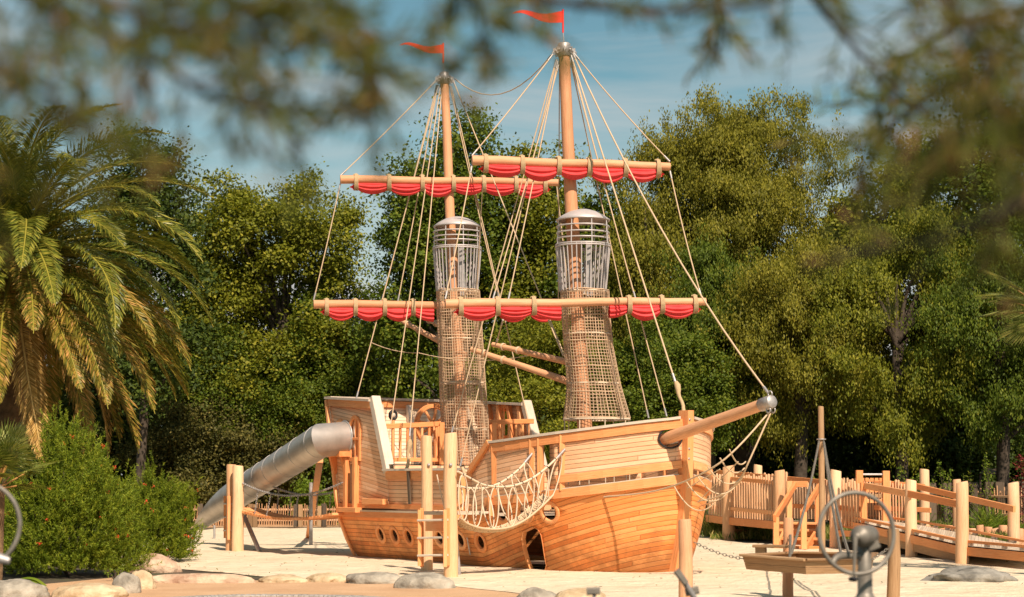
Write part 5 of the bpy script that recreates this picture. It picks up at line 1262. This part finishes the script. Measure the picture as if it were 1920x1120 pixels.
tree(1040, 600, 900, 260, 56, 'leaf_lime', 'yellow green bush seen between the masts above the quarterdeck', name='large_bush', n=34000, seed=17, leaf=.10, cs=.18, trunk=False, group=None, cat='bush')
tree(800, 560, 900, 300, 66, 'leaf_green', 'dark green bush behind stern cabin and rear mast', name='large_bush', n=34000, seed=18, leaf=.11, cs=.18, trunk=False, group=None, cat='bush')
tree(560, 640, 900, 250, 67, 'leaf_green', 'shaded green bush directly left of the stern cabin', name='large_bush', n=30000, seed=20, leaf=.11, cs=.18, trunk=False, group=None, cat='bush')
tree(400, 620, 900, 200, 67, 'leaf_green', 'shaded green bush between palm and slide', name='large_bush', n=22000, seed=29, leaf=.12, cs=.2, trunk=False, group=None, cat='bush')
tree(400, 762, 975, 300, 66, 'leaf_shrub', 'big leaved brownish green shrub behind the tube slide', name='broad_leaf_shrub', n=42000, seed=21, leaf=.115, cs=.17, trunk=False, group=None, cat='shrub')
tree(590, 905, 975, 90, 65, 'leaf_bright', 'small bright green shrub under the slide beside stern', name='small_shrub', n=4000, seed=22, leaf=.10, cs=.25, trunk=False, group=None, cat='shrub', nclump=18)
tree(355, 880, 960, 50, 64.5, 'leaf_lime', 'small yellowish shrub behind the lower end of slide', name='small_shrub', n=3500, seed=23, leaf=.07, cs=.25, trunk=False, group=None, cat='shrub', nclump=18)
tree(95, 470, 930, 300, 68, 'leaf_dark', 'dark tree hidden behind the fronds of the palm', n=22000, seed=30, cs=.2, trunk=False)
# dark hedges under the crowns and a far wood behind
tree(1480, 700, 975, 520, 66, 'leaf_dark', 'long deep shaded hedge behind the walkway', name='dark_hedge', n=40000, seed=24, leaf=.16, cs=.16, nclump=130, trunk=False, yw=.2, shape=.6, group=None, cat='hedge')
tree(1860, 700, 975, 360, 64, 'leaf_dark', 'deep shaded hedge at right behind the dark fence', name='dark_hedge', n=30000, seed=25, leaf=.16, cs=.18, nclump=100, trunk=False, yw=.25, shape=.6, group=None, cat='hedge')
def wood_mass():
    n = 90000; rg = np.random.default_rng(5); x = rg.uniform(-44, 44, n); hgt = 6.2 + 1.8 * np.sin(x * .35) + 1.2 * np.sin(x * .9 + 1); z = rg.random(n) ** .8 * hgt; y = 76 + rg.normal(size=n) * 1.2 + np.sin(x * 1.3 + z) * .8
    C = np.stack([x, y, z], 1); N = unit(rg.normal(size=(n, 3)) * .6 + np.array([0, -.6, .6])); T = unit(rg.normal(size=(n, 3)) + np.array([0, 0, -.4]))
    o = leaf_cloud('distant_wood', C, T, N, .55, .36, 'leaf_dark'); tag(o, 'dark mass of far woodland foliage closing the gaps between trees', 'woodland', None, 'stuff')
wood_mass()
# ------------------------------------------------------------------ date palm
def frond(mb_r, Lf, curve, seed, leaflets=165, ll=.42, twist=.0):
    """a frond lying in the x-z plane from the origin; returns the midrib points and leaflet arrays"""
    rg = np.random.default_rng(seed); n = 22; el, pts = curve[0], [V((0, 0, 0))]
    for i in range(n):
        u = i / n; e = lerp(curve[0], curve[1], u ** 1.25); pts.append(pts[-1] + V((math.cos(e), 0, math.sin(e))) * Lf / n)
    C, T, N, L = [], [], [], []
    for k in range(leaflets):
        u = .12 + .88 * (k + rg.random() * .5) / leaflets; f = u * n; i = min(int(f), n - 1); p = pts[i].lerp(pts[i + 1], f - i); t = (pts[i + 1] - pts[i]).normalized(); upv = V((0, 1, 0)).cross(t) * -1
        upv = V((-t.z, 0, t.x)); l = ll * (math.sin(math.pi * min(1, .16 + u * .86)) ** .55) * rg.uniform(.85, 1.1)
        for sd in (-1, 1):
            d = (t * (.85 + .6 * u) + V((0, sd, 0)) * 1.0 + upv * rg.uniform(.1, .6)).normalized(); d2 = (d + V((0, 0, -1)) * rg.uniform(.2, .8)).normalized()
            nn = d.cross(t).normalized(); nn = nn if nn.z > 0 else -nn
            a = p + d * l * .27; C.append(a); T.append(d); N.append(nn + V(tuple(rg.normal(size=3) * .25))); L.append(l * .56)
            b = p + d * l * .5 + d2 * l * .25; C.append(b); T.append(d2); N.append(nn + V(tuple(rg.normal(size=3) * .25))); L.append(l * .56)
    return pts, np.array([tuple(v) for v in C]), np.array([tuple(v) for v in T]), np.array([tuple(v) for v in N]), np.array(L)
def palm(loc, hz, label, spec, Lf, name='date_palm', tr=.30, ll=.42):
    t = thing(name, label, 'palm tree', loc); rg = random.Random(9)
    mb = MB(); pr = [(tr * 1.25, 0), (tr, .5), (tr * .95, hz * .5), (tr * 1.1, hz - .6), (tr * 1.35, hz - .2), (tr * .6, hz + .2), (0, hz + .3)]
    mb.lathe(V(loc), UP, pr, 20); mb.build('trunk', 'palmbark', t)
    for e0, e1, num, mats in spec:
        protos = []
        for v_ in range(2):
            pts, C, T, N, L = frond(None, Lf * (1 if v_ else .92), (R(e0), R(e1 - v_ * 8)), int(e0 * 7 + v_ + 500), ll=ll)
            mt = mats[v_ % len(mats)]
            o = leaf_cloud('frond', C, T, N, L, .028, mt, None); o.parent = t
            mb = MB(); mb.tube(pts, [.035 * (1 - .85 * i / 22) + .004 for i in range(23)], 5); rbm = mb.build('midrib', 'palm_dry' if mt == 'palm_dry' else 'palm_green', None); rbm.parent = o; protos.append(o)
        for i in range(num):
            src = protos[i % 2]
            o = src if i < 2 else copy_tree(src, t)
            o.location = (0, 0, hz + .1 + e0 / 90 * .3); o.rotation_euler = (rg.uniform(-.25, .25), rg.uniform(-.08, .08), i / num * 6.283 + rg.uniform(-.15, .15) + e0 * .1)
            s_ = rg.uniform(.88, 1.08); o.scale = (s_, s_, s_)
pc = W(28, 492, 37); palm((pc.x, 37, 0), pc.z - .2, 'huge date palm with arching green and dry brown fronds on left', [(84, 5, 5, ['palm_green']), (68, -15, 8, ['palm_green']), (52, -36, 11, ['palm_green']), (36, -54, 13, ['palm_green']), (18, -68, 15, ['palm_green']), (0, -64, 17, ['palm_mix', 'palm_green']), (-18, -68, 16, ['palm_mix', 'palm_mix']), (-42, -86, 15, ['palm_mix', 'palm_dry'])], 4.75, ll=.64)
# fan palm
def fanpalm(px, py, Y, label, n=16, rad=.55, seed=1, spread=(5, 80), stem=.55, group=None):
    c = W(px, py, Y); t = thing('fan_palm', label, 'palm', (c.x, c.y, 0)); rg = random.Random(seed); C, T, N, L = [], [], [], []
    mb = MB(); mb.tube([V((c.x, c.y, 0)), V((c.x, c.y, max(.2, c.z - .1)))], .12, 10); mb.build('trunk', 'palmbark', t)
    for i in range(n):
        az = i / n * 6.283 + rg.uniform(-.2, .2); el = R(rg.uniform(*spread)); d = V((math.cos(az) * math.cos(el), math.sin(az) * math.cos(el), math.sin(el))); base = V((c.x, c.y, c.z)) + d * stem
        x = d.cross(UP).normalized(); up_ = x.cross(d); C, T, N, L = [], [], [], []
        for k in range(-22, 23):
            a = k / 22 * 1.9; dd = (d * math.cos(a) + x * math.sin(a) + up_ * .12).normalized(); l = rad * (1 - .22 * (abs(k) / 22)) * rg.uniform(.92, 1.05)
            for q, dr in ((.25, 0), (.75, .25)):
                e = (dd - UP * dr * 1.1).normalized(); C.append(base + dd * l * q - UP * (dr * .1)); T.append(e); N.append(up_ + V((rg.uniform(-.2, .2), rg.uniform(-.2, .2), 0))); L.append(l * .54)
        f_ = lambda A: np.array([tuple(v) for v in A])
        o = leaf_cloud('fan_leaf', f_(C), f_(T), f_(N), np.array(L), .030, 'palm_fan', t)
        mb = MB(); mb.tube([V((c.x, c.y, c.z - .1)), base], .012, 5); mb.build('leaf_stalk', 'palm_mix', t)
M['palm_fan'] = leafmat('palm_fan', [(0, (.07, .10, .02)), (.5, (.16, .20, .05)), (1, (.34, .34, .12))], .3, .35)
fanpalm(-5, 905, 27.5, 'small blue green fan palm at the left edge below the date palm', n=20, rad=.62, stem=.42, spread=(-10, 75))
fanpalm(1975, 580, 30, 'fan palm leaves reaching in at the right edge', n=14, rad=.75, stem=.65, seed=4, spread=(-50, 60))
# ------------------------------------------------------------------ flowering needle bushes
def needle_bush(px, pyb, pyt, wpx, Y, label, n=2600, seed=0, fl=60, depth=.9):
    rg = np.random.default_rng(seed); c = W(px, pyb, Y); zt_ = W(px, pyt, Y).z; rx = wpx * Y / F / 2; t = thing('flowering_bush', label, 'bush', (c.x, c.y, 0))
    d = unit(rg.normal(size=(n, 3))); d[:, 2] = np.abs(d[:, 2]) * 1.0; lump = np.array([1 + .44 * mnoise.noise(V(tuple(q * 2.6 + seed))) + .16 * mnoise.noise(V(tuple(q * 7 + seed))) for q in d])
    rad = (.35 + .65 * rg.random(n) ** .4) * lump
    prof = 1.0 + 0 * d[:, 2]
    P = np.stack([c.x + d[:, 0] * rx * rad, c.y + d[:, 1] * rx * depth * rad, d[:, 2] * zt_ * rad * .96 + .06], 1)
    D = unit(d * .8 + np.array([0, 0, .65]) + rg.normal(size=(n, 3)) * .35); sl_ = rg.uniform(.14, .30, n) * np.where(rg.random(n) < .06, 1.9, 1.0)
    per = 34; q = rg.random((n, per)); side_ = unit(rg.normal(size=(n, per, 3))); nd_ = unit(D[:, None, :] * .75 + side_ * .8)
    C = P[:, None, :] + D[:, None, :] * (sl_[:, None] * q)[:, :, None] + nd_ * .02
    cl = np.clip(np.repeat(rg.random(n) * .45, per) + rg.random(n * per) * .5, 0, .95)
    leaf_cloud('foliage', C.reshape(-1, 3), nd_.reshape(-1, 3), unit(rg.normal(size=(n * per, 3)) + np.array([0, -.2, .8])), .072 * rg.uniform(.7, 1.3, n * per), .0105, 'needle', t, colv=cl)
    i = rg.choice(n, fl, replace=False); Fp = P[i] + D[i] * sl_[i][:, None]; m = 14
    Cc = np.repeat(Fp, m, 0) + rg.normal(size=(fl * m, 3)) * .016
    leaf_cloud('blossom', Cc, rg.normal(size=(fl * m, 3)), unit(rg.normal(size=(fl * m, 3))), .032, .016, 'flower', t)
    mb = MB()
    for k in range(9):
        e = P[rg.integers(n)]; mb.tube(spline([V((c.x, c.y, 0)), V((c.x, c.y, 0)).lerp(V(tuple(e)), .5) + V((0, 0, .1)), V(tuple(e))], 4), [.03 - .003 * j for j in range(9)], 5)
    mb.build('stem', 'bark', t)
needle_bush(128, 1075, 845, 225, 30.5, 'large feathery green bush with red blossoms under the date palm', n=4200, seed=3, fl=70)
needle_bush(287, 1038, 903, 142, 35.5, 'smaller feathery green bush with red blossoms behind pinkish boulder', n=2400, seed=6, fl=45)
needle_bush(20, 1060, 960, 120, 31.5, 'low feathery bush at the far left edge beneath fan palm', n=1200, seed=8, fl=8)
# ------------------------------------------------------------------ grasses and saplings
def tuft(px, py, Y, h, n, w, mat, label, cat='grass clump', group=None, name='grass_clump', lean=.5, z=0):
    rg = np.random.default_rng(int(px) + n); c = W(px, py, Y); c.z = z; C, T, N, L = [], [], [], []
    b = np.stack([c.x + rg.normal(size=n) * w, c.y + rg.normal(size=n) * w, np.full(n, c.z)], 1); az = rg.random(n) * 6.283; ln = rg.random(n) * lean
    d1 = unit(np.stack([np.cos(az) * ln, np.sin(az) * ln, np.ones(n)], 1)); d2 = unit(np.stack([np.cos(az) * (ln * 2.4 + .15), np.sin(az) * (ln * 2.4 + .15), np.ones(n) * .6], 1)); l = h * rg.uniform(.6, 1.1, n)
    C = np.concatenate([b + d1 * (l * .3)[:, None], b + d1 * (l * .58)[:, None] + d2 * (l * .24)[:, None]]); T = np.concatenate([d1, d2]); L = np.concatenate([l * .64, l * .5]); cc = rg.random(n)
    o = leaf_cloud(name, C, T, unit(rg.normal(size=C.shape)), L, .02, mat, None, origin=tuple(c), colv=np.concatenate([cc, cc])); o.location = c; return tag(o, label, cat, group)
for i, (px, py, Y, h, lab) in enumerate([(1340, 1000, 51, .75, 'grass clump under the walkway right beside the bow'), (1392, 1000, 51, .7, 'grass clump between first and second walkway posts'), (1432, 1002, 50, .65, 'grass clump just left of the second walkway post'), (1350, 1000, 50.5, .6, 'small grass clump left of the first walkway post'), (1408, 1001, 50.5, .72, 'taller grass clump under middle of the picket railing'), (1445, 1005, 49, .55, 'grass clump at foot of the steps newel post')]):
    tuft(px, py, Y, h, 420, .26, 'grassm', lab, group='grass clumps under the walkway')
GB = 'plants in the bed behind the ramp'
for i, (px, py, Y, h, m, lab) in enumerate([(1770, 990, 49, .55, 'grassm', 'bluish grass tuft behind the ramp between far posts'), (1720, 985, 50, .7, 'leaf_bright', 'leafy tuft left behind the ramp kerb'), (1850, 1000, 47.5, .95, 'leaf_bright', 'bright strappy green plant behind log stumps'), (1880, 1000, 48, .7, 'leaf_bright', 'strappy leaved plant near the rightmost ramp post'), (1815, 1000, 48, .45, 'grassm', 'low straw coloured grass tuft before log stumps'), (1875, 1012, 44.5, .4, 'grassm', 'dry pale grass tuft beside ramp edge at right'), (1750, 992, 50, .5, 'grassm', 'short grass tuft by the second far ramp post'), (1905, 1000, 47, .5, 'leaf_bright', 'small green tuft at the right edge')]):
    tuft(px, py, Y, h, 300, .17, m, lab, cat='plant', group=GB, name='bed_plant', lean=.7)
def grass_cover():
    rg = np.random.default_rng(77); n = 30000; a = rg.random(n)
    px = rg.uniform(1330, 1960, n); Y = rg.uniform(48.5, 60, n) - (px > 1650) * 3; x = (px - 960) / F * Y; h = rg.uniform(.08, .30, n)
    d = unit(np.stack([rg.normal(size=n) * .4, rg.normal(size=n) * .4, np.ones(n)], 1)); C = np.stack([x, Y, h * .5], 1)
    o = leaf_cloud('ground_cover', C, d, unit(rg.normal(size=(n, 3))), h, .03, 'grassm'); tag(o, 'low mixed grass and herbs covering the planting bed', 'ground cover', None, 'stuff')
grass_cover()
def sapling(px, pyt, pyb, Y, mat, label, w=.5, n=420, seed=0, name='sapling', leaf=.075, group='saplings in the planting bed'):
    rg = np.random.default_rng(seed); b = W(px, pyb, Y); b.z = 0; tz = W(px, pyt, Y).z; t = thing(name, label, 'young tree' if name == 'sapling' else 'shrub', tuple(b), group); mb = MB(); C = []
    stems = 4
    for k in range(stems):
        e = b + V((rg.normal() * w * .5, rg.normal() * w * .4, tz * rg.uniform(.75, 1.0))); pt = spline([b, b.lerp(e, .5) + V((rg.normal() * .06, 0, .1)), e], 6); mb.tube(pt, [.018 * (1 - i / 14) for i in range(13)], 5)
        for i in range(n // stems):
            u = .25 + .75 * rg.random(); q = pt[int(u * 12)]; C.append(np.array(q) + rg.normal(size=3) * w * .30 * (1.15 - u))
    mb.build('stem', 'bark', t); C = np.array(C); m = len(C)
    leaf_cloud('leaves', C, unit(rg.normal(size=(m, 3)) + np.array([0, 0, -.1])), unit(rg.normal(size=(m, 3)) + np.array([0, -.3, .8])), leaf * rg.uniform(.7, 1.3, m), leaf * .5, mat, t)
sapling(1466, 862, 960, 55, 'leaf_bright', 'bright sapling above the second walkway post', .55, 420, 1)
sapling(1685, 866, 960, 54, 'leaf_bright', 'bright sapling behind play panel, leftmost of three', .6, 500, 2)
sapling(1722, 864, 970, 52.5, 'leaf_bright', 'bright sapling behind the first far ramp post', .5, 420, 3)
sapling(1772, 862, 975, 52, 'leaf_bright', 'bright sapling right of the first far ramp post', .5, 460, 4)
sapling(1860, 836, 965, 53, 'leaf_bright', 'tall leaning sapling in front of small grey canopy', .6, 380, 5)
sapling(1925, 815, 985, 50, 'leaf_red', 'dark red leaved shrub at the right edge', .9, 1400, 6, name='red_shrub', group=None, leaf=.085)
sapling(1810, 880, 970, 54, 'leaf_green', 'dim green sapling between two ramp posts under the trees', .5, 380, 7)
sapling(1345, 880, 960, 56, 'leaf_green', 'leafy green sapling behind the bow net', .6, 420, 8)
sapling(215, 1075, 1104, 29, 'leaf_bright', 'small leafy weed between boulders by the path', .22, 130, 9, name='weed', leaf=.045, group=None)
def strap_plant():
    t = thing('trailing_plant', 'glossy green strap leaved plant trailing between the two left boulders', 'plant', tuple(G(80, 1118))); 
    for pts in ([(20, 1092), (45, 1086), (70, 1090), (85, 1105), (92, 1118)], [(40, 1084), (55, 1082), (72, 1086), (88, 1098)], [(25, 1088), (40, 1090), (60, 1094)]):
        P = spline([W(x, y, 27.3) for x, y in pts], 5); mb = MB()
        mb.grid(lambda u, v: P[int(u * (len(P) - 1))] + V(((v - .5) * .03, (v - .5) * .09, -(abs(v - .5) * .05))), len(P) - 1, 2, lambda u, v: (.4 + .4 * u, .5)); mb.build('strap_leaf', 'leaf_bright', t)
strap_plant()
# ------------------------------------------------------------------ blurred conifer branches close to the camera
def conifer_branch(pts, D, label, seed, tw=26, tl=.16, nl=.035, stem=.006, mat='fgneedle', dens=1.0):
    D *= 1.0 if D > 2.5 else 1.4; tl *= 1.0 if D > 2.7 else 1.35; nl *= 1.25
    rg = np.random.default_rng(seed); P = spline([W(x, y, D + dz_) for x, y, dz_ in pts], 10); t = thing('conifer_branch', label, 'branch', tuple(P[0]), 'conifer branches hanging in front of the camera')
    tw = int(tw * .5); dens *= .46
    mb = MB(); m = len(P); mb.tube(P, [stem * (1 - .8 * i / m) + .0008 for i in range(m)], 6); C, T = [], []
    for k in range(tw):
        u = (k + rg.random()) / tw; i = min(int(u * (m - 1)), m - 2); p = P[i]; d = (P[i + 1] - P[i]).normalized()
        sd = V(tuple(rg.normal(size=3))); sd = (sd - d * sd.dot(d)).normalized(); e = p + (d * .6 + sd * .9 - UP * .35).normalized() * tl * rg.uniform(.5, 1.2) * (1.1 - .5 * u)
        q = spline([p, p.lerp(e, .5) + UP * .004, e], 4); mb.tube(q, [.0016, .0015, .0014, .0013, .0012, .001, .0009, .0008, .0007], 4, cap=False)
        nn = int(46 * dens)
        for j in range(nn):
            w_ = rg.random(); pt = p.lerp(e, w_); dd = ((e - p).normalized() * .8 + V(tuple(rg.normal(size=3))) * .55).normalized(); C.append(tuple(pt + dd * nl * .4)); T.append(tuple(dd))
    mb.build('twig', 'bark', t); C, T = np.array(C), np.array(T)
    leaf_cloud('needles', C, T, unit(rg.normal(size=C.shape)), nl * rg.uniform(.7, 1.2, len(C)), nl * .10, mat, t)
conifer_branch([(-150, -60, 0), (60, -10, 0), (250, 90, .05), (420, 190, .1), (560, 215, .1)], 1.25, 'blurred dark branch across the top left sky', 1, 46, .13, dens=1.3)
conifer_branch([(250, -90, 0), (420, -10, 0), (580, 60, 0), (730, 130, .1)], 1.3, 'blurred thick branch above the rear mast', 2, 46, .12, dens=1.5)
conifer_branch([(500, -80, 0), (640, 10, 0), (700, 120, .05), (690, 210, .1)], 1.4, 'blurred branch tip drooping left of the rear mast', 3, 30, .10, dens=1.2)
conifer_branch([(800, -100, 0), (870, -30, 0), (900, 40, .1), (900, 110, .1)], 1.35, 'blurred short branch between the two flags', 4, 22, .06, dens=1.2)
conifer_branch([(-160, 60, 0), (-20, 110, 0), (90, 170, .05), (150, 240, .1)], 1.15, 'blurred greenish branch over the date palm', 5, 30, .11, dens=1.2)
conifer_branch([(880, -30, 0), (1080, 8, 0), (1250, 20, 0), (1420, 8, 0), (1560, -40, 0)], 1.5, 'blurred green horizontal branch along the top edge', 6, 34, .07, dens=1.3)
conifer_branch([(2060, -60, 0), (1900, 40, 0), (1780, 150, .05), (1680, 240, .1), (1600, 330, .2)], 1.5, 'blurred dark branch sweeping down from top right corner', 7, 50, .15, dens=1.0)
conifer_branch([(1480, -60, 0), (1560, 40, .1), (1660, 150, .15), (1790, 260, .2)], 1.9, 'blurred thin twig crossing the upper right sky', 8, 26, .13, dens=.6)
conifer_branch([(2080, 60, 0), (1960, 160, 0), (1905, 320, .05), (1880, 540, .1)], 1.35, 'blurred dark branch hanging down the right edge', 9, 44, .13, dens=1.4)
conifer_branch([(1330, -60, 0), (1350, 30, .1), (1345, 110, .2)], 2.0, 'blurred small tuft hanging in sky right of front mast', 10, 16, .09, dens=.9)
conifer_branch([(1700, -80, 0), (1790, 20, 0), (1850, 110, 0), (1870, 200, 0)], 1.3, 'blurred dense branch filling the top right corner', 11, 44, .14, dens=1.5)
conifer_branch([(60, -100, 0), (170, -10, 0), (330, 50, 0), (520, 60, 0)], 1.1, 'blurred branch hugging the top edge above left trees', 12, 40, .10, dens=1.3)
conifer_branch([(2000, 90, 0), (1850, 130, 0), (1700, 210, .1), (1600, 290, .15)], 3.2, 'softly blurred thin branch tip with distinct twigs in upper right sky', 21, 34, .26, nl=.05, stem=.006, dens=.9)
conifer_branch([(2000, 10, 0), (1850, 30, 0), (1720, 90, .1), (1640, 150, .15)], 2.8, 'softly blurred thin branch with distinct twigs in the top right corner', 22, 34, .24, nl=.05, stem=.006, dens=.9)
conifer_branch([(1990, 330, 0), (1880, 400, 0), (1740, 450, .1), (1560, 480, .15)], 1.3, 'faint blurred reddish twig crossing in front of the right hand trees', 23, 14, .10, dens=.7)
def litter():
    rg = np.random.default_rng(31); C = []
    while len(C) < 700:
        x, y = rg.uniform(-9, 12), rg.uniform(26.5, 50)
        if inpoly(x, y, SAND): C.append((x, y, .02 + max(-.004, .012 + sand_bump(x, y))))
    C = np.array(C); n = len(C); o = leaf_cloud('leaf_litter', C, unit(rg.normal(size=(n, 3)) * np.array([1, 1, .15])), unit(rg.normal(size=(n, 3)) * .25 + np.array([0, 0, 1])), rg.uniform(.03, .08, n), .028, 'leaf_shrub'); tag(o, 'dry fallen leaves scattered over the sand', 'leaf litter', None, 'stuff')
litter()
